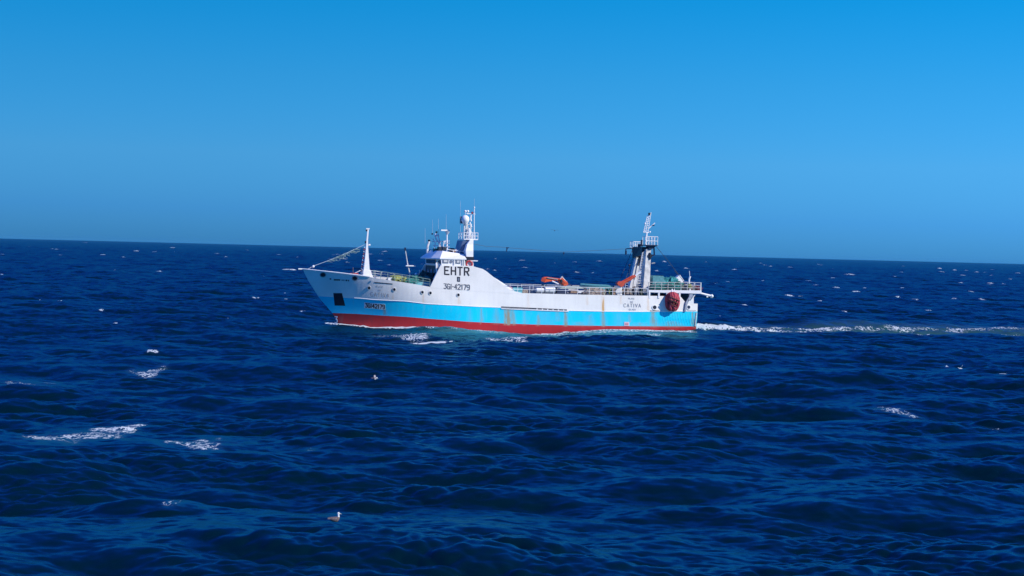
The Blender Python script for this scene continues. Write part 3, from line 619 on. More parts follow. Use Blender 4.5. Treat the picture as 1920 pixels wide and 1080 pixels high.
# wheelhouse
yw = 4.86; wx0 = P(828, 490, -yw)[0]; wxf = P(819, 490, -3.1)[0]; wx1 = P(873, 492, -yw)[0]; ez = P(850, 486.5, -5.2)[1]
plan = [(wxf, -3.1), (wx0, -yw), (wx1, -yw), (wx1, yw), (wx0, yw), (wxf, 3.1)]
wh = MB().loft([[(x, y, zt) for x, y in plan], [(x - .1, y, ez + .02) for x, y in plan]]).build('wheelhouse', WHITE, ship)
MB().loft([[(wxf - .02, -3.3, z), (wx0 - .12, -yw + .06, z), (wx0 - .1, -yw + .3, z), (wxf + .12, -3.2, z)] for z in (zt + .25, ez - .12)]).build('window', mat('brown_window', (.07, .02, .03), .2), wh)
MB().box((wxf - .1, 0, (zt + ez) / 2 + .05), (.1, 5.6, (ez - zt) * .6)).build('window', GLASS, wh)
def wplate(name, x0, x1, y0, y1, m, off, par, rnd=False):
    a = P(x0, y0, -yw); b_ = P(x1, y1, -yw); cx, cz = (a[0] + b_[0]) / 2, (a[1] + b_[1]) / 2; W, Hh = b_[0] - a[0], a[1] - b_[1]
    if rnd: return MB().cyl((cx, -yw + .02, cz), (cx, -yw - off, cz), W / 2, W / 2, 16).build(name, m, par)
    return MB().box((cx, -yw - off / 2 + .01, cz), (W, off + .02, Hh)).build(name, m, par)
for (x0, x1, yy0, yy1) in ((830, 840.5, 486.5, 493.5), (854.5, 863, 487.2, 494.4)):
    wf = wplate('window', x0, x1, yy0, yy1, GLASSG, .05, wh); wplate('pane', x0 + 2, x1 - 2, yy0 + 1.2, yy1 - 1.8, WHITE2, .08, wf)
wplate('round_window', 843, 848.5, 488, 493.5, GLASSG, .05, wh, True)
for xx in (850.5, 866, 869.5): wplate('door_post', xx, xx + 1.2, 486.5, 498, WHITE2, .09, wh)
# visor roof
tz = P(835, 470.5, -3.6)[1]
def rp3(px, py, y): v = PV(px, py, y); return (v.x, v.y, v.z)
ez2 = ez
ex = P(874.5, 487, -4.95)[0]; xc = P(825, 485, -4.97)[0]; xn = P(807, 485, -3.2)[0]
eav = [(xc, -4.97), (ex, -4.97), (ex, 4.97), (xc, 4.97), (xn, 3.0), (xn, -3.2)]
t0 = P(830, 470.5, -3.7)[0]; t1 = P(869, 475, -3.7)[0]; t2 = P(821, 470.5, -2.4)[0]; tpx = [(t0, -3.7), (t1, -3.7), (t1, 3.7), (t0, 3.7), (t2, 2.2), (t2, -2.4)]
roof = MB().loft([[(x, y, ez2) for x, y in eav], [(x, y, ez2 + .12) for x, y in eav], [(x, y, tz - (.35 if k in (1, 2) else 0)) for k, (x, y) in enumerate(tpx)]]).build('visor_roof', WHITE, ship)
# roof rail and boxes
rl = MB()
for y_ in (-3.2, 3.2):
    top = [PV(x, 467 + (x - 832) * .12, y_) for x in (838, 850, 862, 874)]; rl.tube(top, .04, 5)
    for p in top: rl.cyl(p, (p.x, p.y, tz - .2), .035)
rl.cyl(PV(838, 467, -3.2), PV(838, 467, -3.2) + Vector((0, 6.4, 0)), .035); rl.build('roof_railing', WHITE, roof)
for (px, py, s_, m_, y_) in ((816, 469, .5, TEAL, -.5), (826, 467.5, .7, DARK, -1.2), (833, 466, .5, DARK, -2.5), (847, 469, .6, NAVY, -2), (868, 473.5, .8, NAVY, -2.4), (856, 471, .5, WHITE, -2.6), (851, 470.5, .35, RUSTY, -2.8), (864, 471, .55, WHITE, -2)):
    p = PV(px, py, y_); MB().box(p, (s_, s_ * .8, s_ * .9), .2).build('roof_locker', m_, roof)
# roof aerials, radars
def whip(px, py0, py1, y_, r=.022, m=LROPE, lean=0, name='whip_aerial', par=None):
    return MB().cyl(PV(px, py0, y_), PV(px + lean, py1, y_), r, r * .6, 5).build(name, m, par or roof)
post = MB(); a = PV(838, 474, -1.5); b_ = PV(838, 440, -1.5); post.cyl(a, b_, .13, .09, 8); post.cyl(b_, PV(839, 434, -1.5), .1, .34, 8)
post.tube([PV(829.5, 474, -1.5), PV(832, 455, -1.5), PV(838, 450, -1.5)], .06)
for yy in (452, 456, 463): post.cyl(PV(832, yy, -1.5), PV(843, yy, -1.5), .035)
pm = post.build('radar_mast', WHITE, roof, True)
# scanner bar points almost along the view
sc = PV(834.5, 431.8, -1.5); MB().box(sc, (1.15, .22, .17), rad(8)).build('radar_scanner', WHITE, roof); MB().cyl(PV(838, 434, -1.5), PV(838, 432.5, -1.5), .18).build('scanner_motor', GREY, roof)
arm = MB(); arm.tube([PV(826, 470, 0), PV(823, 455, 0), PV(817.5, 448, 0), PV(816.5, 442, 0)], .09); arm.tube([PV(829, 468, 0), PV(824, 452, 0), PV(822, 443, 0)], .07); arm.tube([PV(814, 470, 0), PV(816, 455, 0), PV(811, 447, 0)], .06)
arm.tube([PV(810, 453, 0), PV(836, 453, 0)], .05); arm.tube([PV(812, 460, 0), PV(830, 462, 0)], .05); arm.build('aerial_bracket', WHITE, roof, True)
MB().ball(PV(817, 441, 0), .22).build('small_dome', WHITE, roof, True); MB().ball(PV(821.5, 441.3, 0), .13).build('small_dome', WHITE, roof, True)
MB().box(PV(818.5, 435.5, 0), (.22, .2, .25)).build('mast_lamp', DARK, roof); MB().box(PV(804.5, 451, 1), (.25, .2, .22)).build('mast_lamp', DARK, roof)
MB().box(PV(810.5, 438.5, 0), (.2, .2, .2)).build('mast_lamp', NAVY, roof)
MB().tube([PV(801, 474, 2), PV(801.5, 463, 2), PV(804, 455, 2), PV(804.5, 452, 2)], .15, 8).build('vent_pipe', WHITE2, roof, True)
for q in ((797, 455, 428, 2), (808, 470, 445, 1), (811, 440, 412, 0), (822, 440, 410, 0), (836.5, 432, 402, -1.5), (855.5, 472, 464, -2), (797, 456, 449, 2)): whip(*q)
# lifebuoy deck, casing and mainmast
yc = -3.0
cas = MB(); zc0 = zt - .1
def ring(pxa, pxb, py, y0, y1): a = P(pxa, py, y0); b_ = P(pxb, py, y0); return [(a[0], y0, a[1]), (b_[0], y0, a[1]), (b_[0], y1, a[1]), (a[0], y1, a[1])]
cas.loft([ring(875.5, 888, 501, -4.5, -1.6), ring(875.5, 887.5, 487, -4.5, -1.6), ring(873.5, 887.5, 470, -4.4, -1.6), ring(876, 887.5, 458, -4.1, -1.6), ring(882, 887.8, 449.5, -4.0, -1.6)])
ca = cas.build('funnel_casing', WHITE, ship)
MB().loft([ring(874.8, 888.4, 487.8, -4.58, -1.5), ring(874.6, 888.2, 481.4, -4.58, -1.5)]).build('exhaust_louvre', DARK, ca)
MB().loft([ring(860, 874, 478, -3.0, -.2), ring(868, 883, 450.5, -3.4, -.2)]).build('casing_shade_side', mat('shaded_casing_blue', (.1, .16, .27), .5), ca)  # shaded left part of the casing, its shade put into the blue colour
MB().box(PV(883, 488.8, -3.6), (1.3, 2.2, .12)).build('casing_shelf', WHITE, ca)
pf = MB(); z = P(880, 448.8, -2.4)[1]; xa0, xb0 = P(866, 449, -2.4)[0], P(892.5, 449, -2.4)[0]; pf.box(((xa0 + xb0) / 2, -2.0, z), (xb0 - xa0, 3.0, .14)); pfo = pf.build('mast_platform', WHITE, ship)
rl = MB(); 
for yy in (-3.4, -.6):
    for hh in (.45, .85): rl.cyl((xa0, yy, z + hh), (xb0, yy, z + hh), .035)
    for k in range(6): xx = xa0 + (xb0 - xa0) * k / 5; rl.cyl((xx, yy, z), (xx, yy, z + .85), .035)
for xx in (xa0, xb0):
    for hh in (.45, .85): rl.cyl((xx, -3.4, z + hh), (xx, -.6, z + hh), .035)
rl.build('platform_railing', WHITE, pfo)
lt = MB()
for (x0, x1, yy) in ((870.5, 870.5, -2.6), (874.5, 874, -2.6), (878, 876, -1.6), (882.5, 882, -2.6)): lt.cyl(PV(x0, 449, yy), PV(x1, 419, yy), .1, .09, 6)
for (a, b_) in (((870, 440), (878, 432)), ((878, 446), (871, 438)), ((876, 432), (882, 426)), ((876, 441), (884, 434)), ((879, 428), (885, 447))): lt.cyl(PV(*a, -2.6), PV(*b_, -2.4), .05, .05, 5)
for yy in (421, 428, 436, 443): lt.cyl(PV(870, yy, -2.6), PV(885, yy, -2.6), .04, .04, 5)
lt.build('lattice_mast', WHITE2, ship)
MB().ball(PV(872.3, 411.5, -2.6), .53, 20, 14, (1, 1, 1.08)).cyl(PV(872.3, 421, -2.6), PV(872.3, 417, -2.6), .25, .42, 14).build('satellite_dome', WHITE, ship, True)
MB().box(PV(865, 412.5, -2.3), (.28, .5, .9)).build('panel_aerial', NAVY, ship)
for px in (872.5, 877.3): MB().ball(PV(px, 396.3, -2.4), .17).cyl(PV(px, 397, -2.4), PV(px, 402, -2.4), .04).build('small_dome', WHITE, ship, True)
MB().cyl(PV(875, 400.6, -2.4), PV(891, 401.4, -2.4), .05).build('cross_arm', WHITE, ship)
MB().ball(PV(885.5, 399, -2.4), .15).build('mast_lamp', REDP, ship, True)
MB().cyl(PV(889, 449, -2.6), PV(889.3, 388, -2.6), .06, .045, 6).build('mast_pole', WHITE, ship)
MB().ball(PV(889.3, 389, -2.6), .11).build('mast_lamp', WHITE, ship, True)
MB().tube([PV(883.5, 415, -2.6), PV(882.5, 409, -2.6), PV(883.5, 403, -2.6)], .09).build('horn_aerial', WHITE, ship, True)
MB().tube([PV(881, 417, -2.6), PV(882.5, 422, -2.6), PV(884, 426, -2.6)], .1).build('horn_aerial', WHITE, ship, True)
MB().tube([PV(878, 446, -2.9), PV(880, 436, -2.9), PV(879, 428, -2.9)], .15).build('radar_pedestal', WHITE, ship, True)
for q in ((863.2, 446, 388, -2.6), (863.2, 388, 376, -2.6), (889.3, 390, 372, -2.6), (886, 449, 433, -2)): whip(*q, par=ship)
lb = MB().torus((0, 0, 0), .38, .11, 'y'); p = PV(880, 495, -4.68)
lb.v = [(v[0] + p.x, v[1] + p.y, v[2] + p.z) for v in lb.v]
lbo = aboard_mesh(lb, 'lifebuoy', REDP, p, True); tag(lbo, 'red ring lifebuoy hung on the white funnel casing above the call sign', 'lifebuoy')

# ---- foremast, forestay and forward rail
fm_ = MB(); zb = P(690, 519, 0)[1]
def rg(a, b_, py, hy):
    p = P(a, py, 0); q = P(b_, py, 0); return [(p[0], -hy, p[1]), (q[0], -hy, p[1]), (q[0], hy, p[1]), (p[0], hy, p[1])]
fm_.loft([rg(678.5, 703, 527, .6), rg(679, 700, 520.5, .6), rg(680, 695.5, 513, .5), rg(680.5, 694.5, 506.5, .45), rg(681.3, 692, 505.5, .42), rg(683.5, 691, 487, .33), rg(686, 689.6, 463, .2), rg(686.8, 689.6, 450, .16), rg(689, 691.5, 429, .12)])
fmo = fm_.build('foremast', WHITE, ship)
MB().cyl(PV(684.5, 459.3, 0), PV(694.5, 459.5, 0), .05).ball(PV(692.8, 459.3, 0), .13).build('cross_arm', WHITE, fmo)
MB().box(PV(689.5, 429, 0), (.45, .3, .14)).build('mast_cap', WHITE, fmo); MB().box(PV(687.3, 432, -.05), (.18, .2, .22)).build('mast_lamp', DARK, fmo); MB().box(PV(685.2, 454, 0), (.16, .2, .3)).build('mast_lamp', NAVY, fmo)
for k in range(14):
    py = 464 + k * 4.0; ex = float(np.interp(py, [464, 487, 505, 520], [686, 683.5, 681.2, 679.2]))
    a = PV(ex + .3, py, -.1); b_ = PV(ex - 3.2 - k * .08, py + .3, -.1); MB().tube([a, b_, b_ + Vector((0, 0, .12))], .045, 5).build('rung', ORANGE2 if k % 2 else WHITE2, fmo)
stay = MB(); s0 = PV(583, 501, 0); pts = [PV(587, 499, 0), PV(612, 490, 0), PV(640, 479, 0), PV(662, 469, 0), PV(685, 458, 0)]
stay.tube([PV(575, 506, 0)] + pts, .035, 5); stay.build('forestay', LROPE, ship); MB().ball(PV(587.5, 499.5, 0), .16).build('stay_block', WHITE, ship, True)
# tattered green net twisted round the stay
rn = random.Random(2); tn = MB(); 
for k in range(60):
    u = rn.random(); base = Vector(pts[1]).lerp(Vector(pts[4]), u ** .9 * .78 + .0); l = .15 + .9 * max(0, math.sin(u * 3.1)) * rn.random()
    b2 = base + Vector((rn.uniform(.1, .9), rn.uniform(-.2, .2), -rn.uniform(-.02, .5) * (l + .1))); tn.cyl(base + Vector((rn.uniform(-.1, .1), 0, rn.uniform(-.06, .03))), b2, .035, .02, 4)
tn.tube([PV(660, 470.5, 0), PV(668, 473, 0), PV(675, 471, 0)], .04); tn.tube([PV(642, 486, 0), PV(648, 477, 0), PV(656, 473, 0)], .04)
tno = aboard_mesh(tn, 'torn_net', GNET, PV(648, 478, 0)); tag(tno, 'tattered pale green net tangled round the thin forestay ahead of the foremast', 'net')
MB().tube([PV(660, 515, -1), PV(668, 511, -1), PV(676, 507, -1)], .06).build('bow_davit', WHITE2, ship); MB().cyl(PV(662, 515, -1.5), PV(662, 501, -1.5), .03).build('jackstaff', RUSTY, ship)
MB().box(PV(664, 514.6, -1.2), (1.0, .5, .35)).build('windlass', REDP, ship)
def fence(name, tops, mids, foots, m=WHITE, r=.032, par=None):
    mb = MB(); mb.tube(tops, r, 6)
    for q in mids: mb.tube(q, r * .8, 5)
    for a, b_ in foots: mb.cyl(a, b_, r, r, 6)
    return mb.build(name, m, par or ship)
def hullrail(x0, x1, sgn, h, name, m, n, nm=1):
    xx = np.linspace(x0, x1, n); tp = []; md = [[] for _ in range(nm)]; ft = []
    for x in xx:
        z = z_sh(min(x, xa)); y = sgn * (B(x, z) - .06); tp.append(Vector((x, y, z + h)))
        for k in range(nm): md[k].append(Vector((x, y, z + h * (k + 1) / (nm + 1))))
        ft.append((Vector((x, y, z + h)), Vector((x, y, z - .05))))
    return fence(name, tp, md, ft, m)
xr0 = P(700, 521, -4.3)[0]; xr1 = P(806, 538, -5)[0]
hullrail(xr0, xr1, -1, .95, 'foredeck_railing', LTEAL if False else GNET, 9, 2); hullrail(xr0, xr1, 1, .95, 'foredeck_railing', WHITE2, 9, 2)
hullrail(P(948, 549, -5)[0], P(1214, 554, -4.9)[0], -1, .95, 'deck_railing', WHITE, 13, 1); hullrail(P(948, 549, -5)[0], P(1214, 554, -4.9)[0], 1, .95, 'deck_railing', WHITE2, 13, 1)

# ---- foredeck post and nets
dp = MB(); dp.cyl(PV(770.5, 522, -1), PV(764, 494, -1), .09, .07); dp.cyl(PV(764, 494, -1), PV(759.5, 466, -1), .07, .05); dpo = dp.build('derrick_pole', WHITE2, ship)
MB().box(PV(768, 498.3, -1), (1.0, .5, .14)).build('lamp_head', WHITE, dpo); MB().box(PV(759.7, 467, -1), (.2, .2, .4)).build('pole_cap', NAVY, dpo)
def heap(name, px, py, y, size, m, label, seed, lumps=9, cat='net'):
    """a pile of soft folded net: overlapping rumpled lumps with strands, as one mesh"""
    r = random.Random(seed); c = PV(px, py, y); mb = MB()
    for k in range(lumps):
        q = (r.uniform(-.5, .5) * size[0], r.uniform(-.5, .5) * size[1], r.uniform(-.35, .2) * size[2])
        s_ = r.uniform(.28, .42); mb.ball((c.x + q[0], c.y + q[1], c.z + q[2]), 1, 18, 12, (size[0] * s_, size[1] * s_, size[2] * s_ * 1.1), .5, seed * 10 + k)
    for k in range(lumps * 3):
        a = Vector((c.x + r.uniform(-.5, .5) * size[0], c.y - r.uniform(.1, .5) * size[1], c.z + r.uniform(-.2, .5) * size[2])); b_ = a + Vector((r.uniform(-.8, .8), r.uniform(-.2, .2), r.uniform(-.5, .1)))
        mb.tube([a, a.lerp(b_, .5) + Vector((0, -.05, .1)), b_], .035, 4)
    base = Vector((c.x, c.y, c.z - size[2] / 2)); o = aboard_mesh(mb, name, m, base, True); tag(o, label, cat); return o
heap('net_heap', 748, 524, -2.6, (1.5, 1.4, 1.0), YELLOW, 'yellowish green heap of net behind the foredeck railing', 1)
heap('net_heap', 780, 526, -2.2, (2.4, 2.2, 1.2), TEAL, 'dark green heap of net between the thin pole and the dark bridge front', 2, 12)
heap('net_heap', 800, 524, -1.0, (2.0, 2.0, 1.7), mat('dark_green_net', (.02, .075, .07), .9, var=.6, scale=6), 'dark green net piled highest against the shaded bridge front', 3, 12)
MB().ball(PV(780.5, 514, -2), .22, 12, 8, (1, 1, .8)).build('bollard_cap', WHITE, ship); MB().cyl(PV(787, 516, -1), PV(787, 506, -1), .13, .08).build('vent_pipe', WHITE2, ship)
MB().box(PV(731, 525, -3.2), (.5, .4, .7)).build('mooring_post', WHITE, ship); MB().cyl(PV(755, 530, -3.6), PV(752, 522, -3.6), .13).build('mooring_post', YELLOW, ship)
MB().box(PV(790, 532, -3.2), (3.4, 1.2, .5)).build('winch_bed', LTEAL, ship)
MB().box(PV(716, 524, -1.5), (1.8, 1.5, .6)).build('hatch_coaming', WHITE2, ship)

# ---- middle deck
def aboard_box(name, px, py, y, dims, m, label, cat):
    c = PV(px, py, y); mb = MB().box(c, dims); base = Vector((c.x, c.y, c.z - dims[2] / 2)); return mb, base, c
c = PV(969, 544.5, -3.8); rt = aboard('equipment_crate', (c.x, c.y, c.z - .4)); o = MB().box((0, 0, .38), (1.25, 1.0, .72)).build('crate_body', LTEAL, rt); MB().box((0, 0, .77), (1.32, 1.06, .07)).build('lid', TEALT, rt); tag(rt, 'light teal crate on deck behind the railing just aft of the sloping white wall', 'crate')
c = PV(955, 542, -4.0); rt = aboard('net_drum', (c.x, c.y, c.z - .35)); MB().cyl((0, -.5, .35), (0, .5, .35), .33, .33, 16).build('drum', mat('dusty_pink', (.45, .28, .34), .7), rt, True); MB().box((0, 0, .02), (.6, 1.1, .05)).build('cradle', GREY, rt); tag(rt, 'dusty pink drum lying between the sloping white wall and the teal crate', 'drum')
for (px, py, l, r_, lab) in ((1012, 544.2, .95, .30, 'smaller white life raft canister behind the railing, left of the larger one'), (1031.5, 544, 1.4, .38, 'larger white life raft canister with a dark strap at its right end')):
    c = PV(px, py, -4.2); rt = aboard('raft_canister', (c.x, c.y, c.z - r_))
    MB().cyl((-l / 2, 0, r_), (l / 2, 0, r_), r_, r_, 18).build('canister', WHITE, rt, True)
    MB().cyl((-l / 2 - .05, 0, r_), (-l / 2, 0, r_), r_ * .8, r_, 18).cyl((l / 2, 0, r_), (l / 2 + .05, 0, r_), r_, r_ * .8, 18).build('end_cap', WHITE2, rt, True)
    if l > 1: MB().cyl((l / 2 - .05, 0, r_), (l / 2 + .14, 0, r_), r_ * 1.12, r_ * 1.12, 18).build('strap', DARK, rt, True)
    MB().box((-l / 3, 0, .02), (.1, .7, .06)).build('cradle', GREY, rt); MB().box((l / 3, 0, .02), (.1, .7, .06)).build('cradle', GREY, rt); tag(rt, lab, 'life raft', 'life raft canisters')
for (px, w_, h_, m_) in ((983, .9, .6, BROWNNET), (992, .5, .55, NAVY), (999, .7, .5, GREY), (1050, 1.8, .4, NAVY), (1075, 1.0, .35, RUSTY), (1090, 1.2, .3, WHITE2)):
    MB().box(PV(px, 547, -3.4), (w_, .9, h_), taper=.9).build('deck_locker', m_, ship)
# knuckle-boom crane, folded
cr = MB(); c = PV(1020, 549, -1); cr.cyl(PV(1018.5, 552, -1), PV(1018, 533, -1), .26, .2, 10); cr.cyl(PV(1024, 552, -1), PV(1024, 534, -1), .09); ped = cr.build('crane_pedestal', NAVY, ship, True)
def beam(pts, wd, y0, y1): return MB().prism([P(*q, (y0 + y1) / 2) for q in pts], y0, y1)
beam([(1016.5, 523), (1019, 519.5), (1025, 519), (1050, 522.5), (1051, 528), (1042, 526), (1026, 528), (1020, 529.5), (1017, 528)], 0, -1.3, -.7).build('crane_boom', ORANGE, ped)
beam([(1047, 523), (1053, 521), (1062, 528), (1064, 533), (1060, 535.5), (1054, 535), (1048, 529)], 0, -1.45, -.6).build('crane_jib', ORANGE, ped)
MB().tube([PV(1035, 527, -1.4), PV(1047, 532.5, -1.4)], .09).build('hydraulic_ram', WHITE, ped); MB().tube([PV(1050, 524, -1.4), PV(1053.5, 518.5, -1.4), PV(1057, 523, -1.4), PV(1063, 529, -1.4)], .06).build('hose_guard', WHITE2, ped)
MB().box(PV(1019, 524.5, -1.35), (.55, .14, .5), 0, 0, rad(20)).build('boom_cheek', mat('deep_orange_paint', (.42, .05, .02), .5), ped); MB().tube([PV(1026, 521, -1.38), PV(1046, 524, -1.38)], .06).build('hydraulic_ram', GREY, ped); MB().box(PV(1056.5, 530, -1.5), (.5, .1, .35), 0, 0, rad(40)).build('boom_cheek', mat('dark_orange_paint', (.35, .045, .02), .5), ped)
MB().tube([PV(1060, 528, -1), PV(1068, 533, -1), PV(1073, 536, -1)], .05).build('crane_hose', NAVY, ped); MB().cyl(PV(1052.5, 530, -1.5), PV(1052.5, 524, -1.5), .16).build('knuckle_joint', DARK, ped)
# teal covered skiff, net pile
c = P(1120, 537.5, 0); sec = []
for k in range(11):
    u = k / 10; x = P(1088 + 63 * u, 537, -.5)[0]; hw = .85 * (1 - abs(2 * u - 1) ** 3 * .75); zt_ = P(1088 + 63 * u, 532 + 3.2 * u, -.5)[1]; zb_ = zt_ - .5 - .12 * math.sin(math.pi * u)
    sec.append([(x, -.5 - hw, zt_ - .12), (x, -.5 - hw * .9, zb_ + .1), (x, -.5, zb_), (x, -.5 + hw * .9, zb_ + .1), (x, -.5 + hw, zt_ - .12), (x, -.5, zt_ + .05)])
mb = MB().loft(sec); b0 = (P(1120, 540, -.5)[0], -.5, P(1120, 541, -.5)[1]); rt = aboard('covered_boat', b0)
mb.v = [(v[0] - b0[0], v[1] - b0[1], v[2] - b0[2]) for v in mb.v]; mb.build('tarpaulin_cover', TEALT, rt)
zz = P(1120, 550, -.5)[1] - b0[2]
for dx_ in (-1.6, 1.4): MB().box((dx_, 0, zz / 2), (.14, 1.3, abs(zz))).build('cradle', TEALT, rt)
tag(rt, 'long teal covered boat lying on deck between the two orange cranes', 'boat')
heap('net_heap', 1115, 548, -3.4, (2.2, 1.2, .95), BROWNNET, 'brown grey net heap behind the railing below the teal covered boat', 5, 12)
MB().tube([PV(1100, 552, -3.9), PV(1101, 541, -3.9), PV(1105, 540, -3.9)], .05).tube([PV(1133, 552, -3.9), PV(1133, 541, -3.9), PV(1126, 539.5, -3.9)], .05).build('net_frame', LTEAL, ship)
MB().prism([P(*q, -1.5) for q in ((1044, 541), (1052, 536.5), (1082, 536.5), (1092, 541))], -2.6, -.4).build('hatch_cover', mat('pale_green_paint', (.35, .42, .38), .7), ship)
# second crane
cr = MB().cyl(PV(1162, 553, -4), PV(1162, 533, -4), .32, .26, 10).build('crane_pedestal', WHITE2, ship, True)
beam([(1155.5, 531), (1158, 527.5), (1168, 527.5), (1170, 530), (1168.5, 535), (1164, 538), (1158, 535)], 0, -4.4, -3.6).build('crane_head', ORANGE2, cr)
MB().tube([PV(1167, 531, -4), PV(1180, 524.5, -4), PV(1191, 517, -4)], .19, 8).tube([PV(1166, 528, -4), PV(1178, 521.5, -4), PV(1187, 516.5, -4)], .08, 6).build('crane_boom', ORANGE2, cr, True)
MB().cyl(PV(1191, 517, -4), PV(1201.5, 509.5, -4), .12, .14, 8).build('boom_tip', WHITE, cr)
rn = random.Random(9)
for k in range(16):
    px = 1146 + k * 4.3; m_ = rn.choice([WHITE2, BROWNNET, RUSTY, GREY, MAROON, LTEAL, NAVY, YELLOW]); h_ = rn.uniform(.4, .9)
    p = PV(px, 552.5, rn.uniform(-4.2, -2.6)); mb = MB()
    if k % 3 == 0: mb.cyl((p.x, p.y - .3, p.z + h_ / 2), (p.x, p.y + .3, p.z + h_ / 2), h_ / 2, h_ / 2, 12); mb.cyl((p.x, p.y - .35, p.z + h_ / 2), (p.x, p.y - .3, p.z + h_ / 2), h_ / 2 + .08, h_ / 2 + .08, 12)
    elif k % 3 == 1: mb.box((p.x, p.y, p.z + h_ / 2), (.35, .5, h_), taper=.8); mb.cyl((p.x, p.y, p.z + h_), (p.x + .1, p.y, p.z + h_ + .3), .06)
    else: mb.tube([(p.x - .3, p.y, p.z), (p.x - .1, p.y, p.z + h_), (p.x + .2, p.y, p.z + h_ * .9), (p.x + .35, p.y, p.z)], .06, 5)
    mb.build(['winch_drum', 'winch_housing', 'fairlead_frame'][k % 3], m_, ship)

for (pts, m_, r_) in ((((1197, 548), (1203, 540), (1213, 531)), BROWNNET, .16), (((1203, 549), (1209, 541), (1216, 538)), GREY, .12), (((1186, 549), (1186, 539), (1196, 538), (1197, 549)), RUSTY, .07), (((1172, 550), (1173, 540), (1183, 541)), NAVY, .09), (((1148, 550), (1148, 538)), LTEAL, .06), (((1141, 550), (1143, 543), (1150, 541)), GREY, .08), (((1207, 549), (1206, 536)), YELLOW, .07), (((1066, 549), (1066, 543), (1084, 544), (1084, 549)), WHITE2, .05)):
    MB().tube([PV(a, b_, -3.0) for a, b_ in pts], r_, 7).build('deck_pipe', m_, ship, True)
for (px, py, rr_, m_) in ((1192, 543, .42, MAROON), (1208, 545, .36, RUSTY), (1178, 545, .30, WHITE2), (1150, 546, .28, BROWNNET)):
    p = PV(px, py, -2.8); wd_ = MB().cyl((p.x, p.y - .5, p.z), (p.x, p.y + .5, p.z), rr_ * .7, rr_ * .7, 14).build('winch_drum', m_, ship, True)
    MB().cyl((p.x, p.y - .55, p.z), (p.x, p.y - .5, p.z), rr_, rr_, 16).build('winch_flange', GREY, wd_); MB().cyl((p.x, p.y + .5, p.z), (p.x, p.y + .55, p.z), rr_, rr_, 16).build('winch_flange', GREY, wd_)

# ---- aft gantry: two legs, crosshead, platforms
gan = MB()
def leg(base, top, y0, hy):
    (a, b_, py), (c, d, qy) = base, top
    p, q, r, s_ = P(a, py, y0), P(b_, py, y0), P(c, qy, y0), P(d, qy, y0)
    return MB().loft([[(p[0], y0 - hy, p[1]), (q[0], y0 - hy, p[1]), (q[0], y0 + hy, p[1]), (p[0], y0 + hy, p[1])], [(r[0], y0 - hy * .7, r[1]), (s_[0], y0 - hy * .7, r[1]), (s_[0], y0 + hy * .7, r[1]), (r[0], y0 + hy * .7, r[1])]])
gl = leg((1203, 1215.5, 551), (1210.5, 1219, 467), -3.3, .5).build('gantry_leg', GANW, ship); gl2 = leg((1176, 1189, 548), (1194, 1201, 474), 1.7, .5).build('gantry_leg', WHITE2, ship)
ld = MB()
for (a, b_) in (((1194.5, 532), (1204.5, 474)), ((1200.5, 532), (1208.5, 472))): ld.cyl(PV(*a, -3.4), PV(*b_, -3.4), .06, .06, 6)
for k in range(20):
    u = k / 19; ld.cyl(PV(1194.5 + 10 * u, 532 - 58 * u, -3.4), PV(1200.5 + 8 * u, 532 - 60 * u, -3.4), .04, .04, 5)
ld.build('ladder', WHITE2, gl)
ld = MB()
for (a, b_) in (((1192, 548), (1204, 478)), ((1188.5, 525), (1196, 488))): ld.cyl(PV(*a, -2.6), PV(*b_, -2.6), .07, .07, 6)
ld.build('leg_brace', GREY, gl)
zg0, zg1 = P(1208, 482, -3.3)[1], P(1208, 463, -3.3)[1]; gx0, gx1 = P(1209, 472, -3.3)[0], P(1218, 466, -3.3)[0]
MB().loft([[(gx0 - .3, -3.0, zg0 + .3), (gx1 - .15, -3.0, zg0 + .3), (gx1 - .4, 1.9, zg0 - .2), (gx0 + .1, 1.9, zg0 - .2)], [(gx0 - .3, -3.0, zg1), (gx1 - .1, -3.0, zg1), (gx1 - .3, 1.9, zg1), (gx0, 1.9, zg1)]]).build('gantry_crosshead', DARK, ship)
for (sy, a, b_, py, pt) in ((-3.3, 1208, 1229.5, 459.7, 443.5), (3.4, 1184.5, 1197.5, 466, 453)):
    x0, z0 = P(a, py, sy); x1, _ = P(b_, py, sy); zt2 = P(a, pt, sy)[1]; f = MB().box(((x0 + x1) / 2, sy, z0), (x1 - x0, 1.5, .14))
    f.prism([(x0 + (.4 if sy < 0 else .2), z0 - .07), (x1 - .1, z0 - .07), (x1 - .75, z0 - .55), (x0 + .5, z0 - .55)], sy - .5, sy + .5)
    fo = f.build('gantry_platform', NAVY, ship); r_ = MB()
    for yy in (sy - .7, sy + .7):
        for hh in (.5, 1.0): r_.cyl((x0, yy, z0 + (zt2 - z0) * hh), (x1, yy, z0 + (zt2 - z0) * hh), .04)
        for k in range(5): xx = x0 + (x1 - x0) * k / 4; r_.cyl((xx, yy, z0), (xx, yy, zt2), .04)
    for xx in (x0, x1):
        for hh in (.5, 1.0): r_.cyl((xx, sy - .7, z0 + (zt2 - z0) * hh), (xx, sy + .7, z0 + (zt2 - z0) * hh), .04)
    r_.build('platform_railing', WHITE, fo)
MB().tube([PV(1185, 466, 3.3), PV(1173.5, 466.5, 3.3), PV(1173.5, 478, 3.3)], .07).cyl(PV(1173.5, 477, 3.3), PV(1173.8, 470, 3.3), .13).build('hanging_block', NAVY, ship)
MB().tube([PV(1226, 463, -3), PV(1227, 478, -3), PV(1221, 479, -3)], .1).build('hanging_block', NAVY, ship)
MB().box(PV(1203.5, 456, 1), (.25, .3, .9)).build('flood_lamp', DARK, ship); MB().box(PV(1198.5, 461, 1.5), (.35, .3, .5)).build('flood_lamp', NAVY, ship)
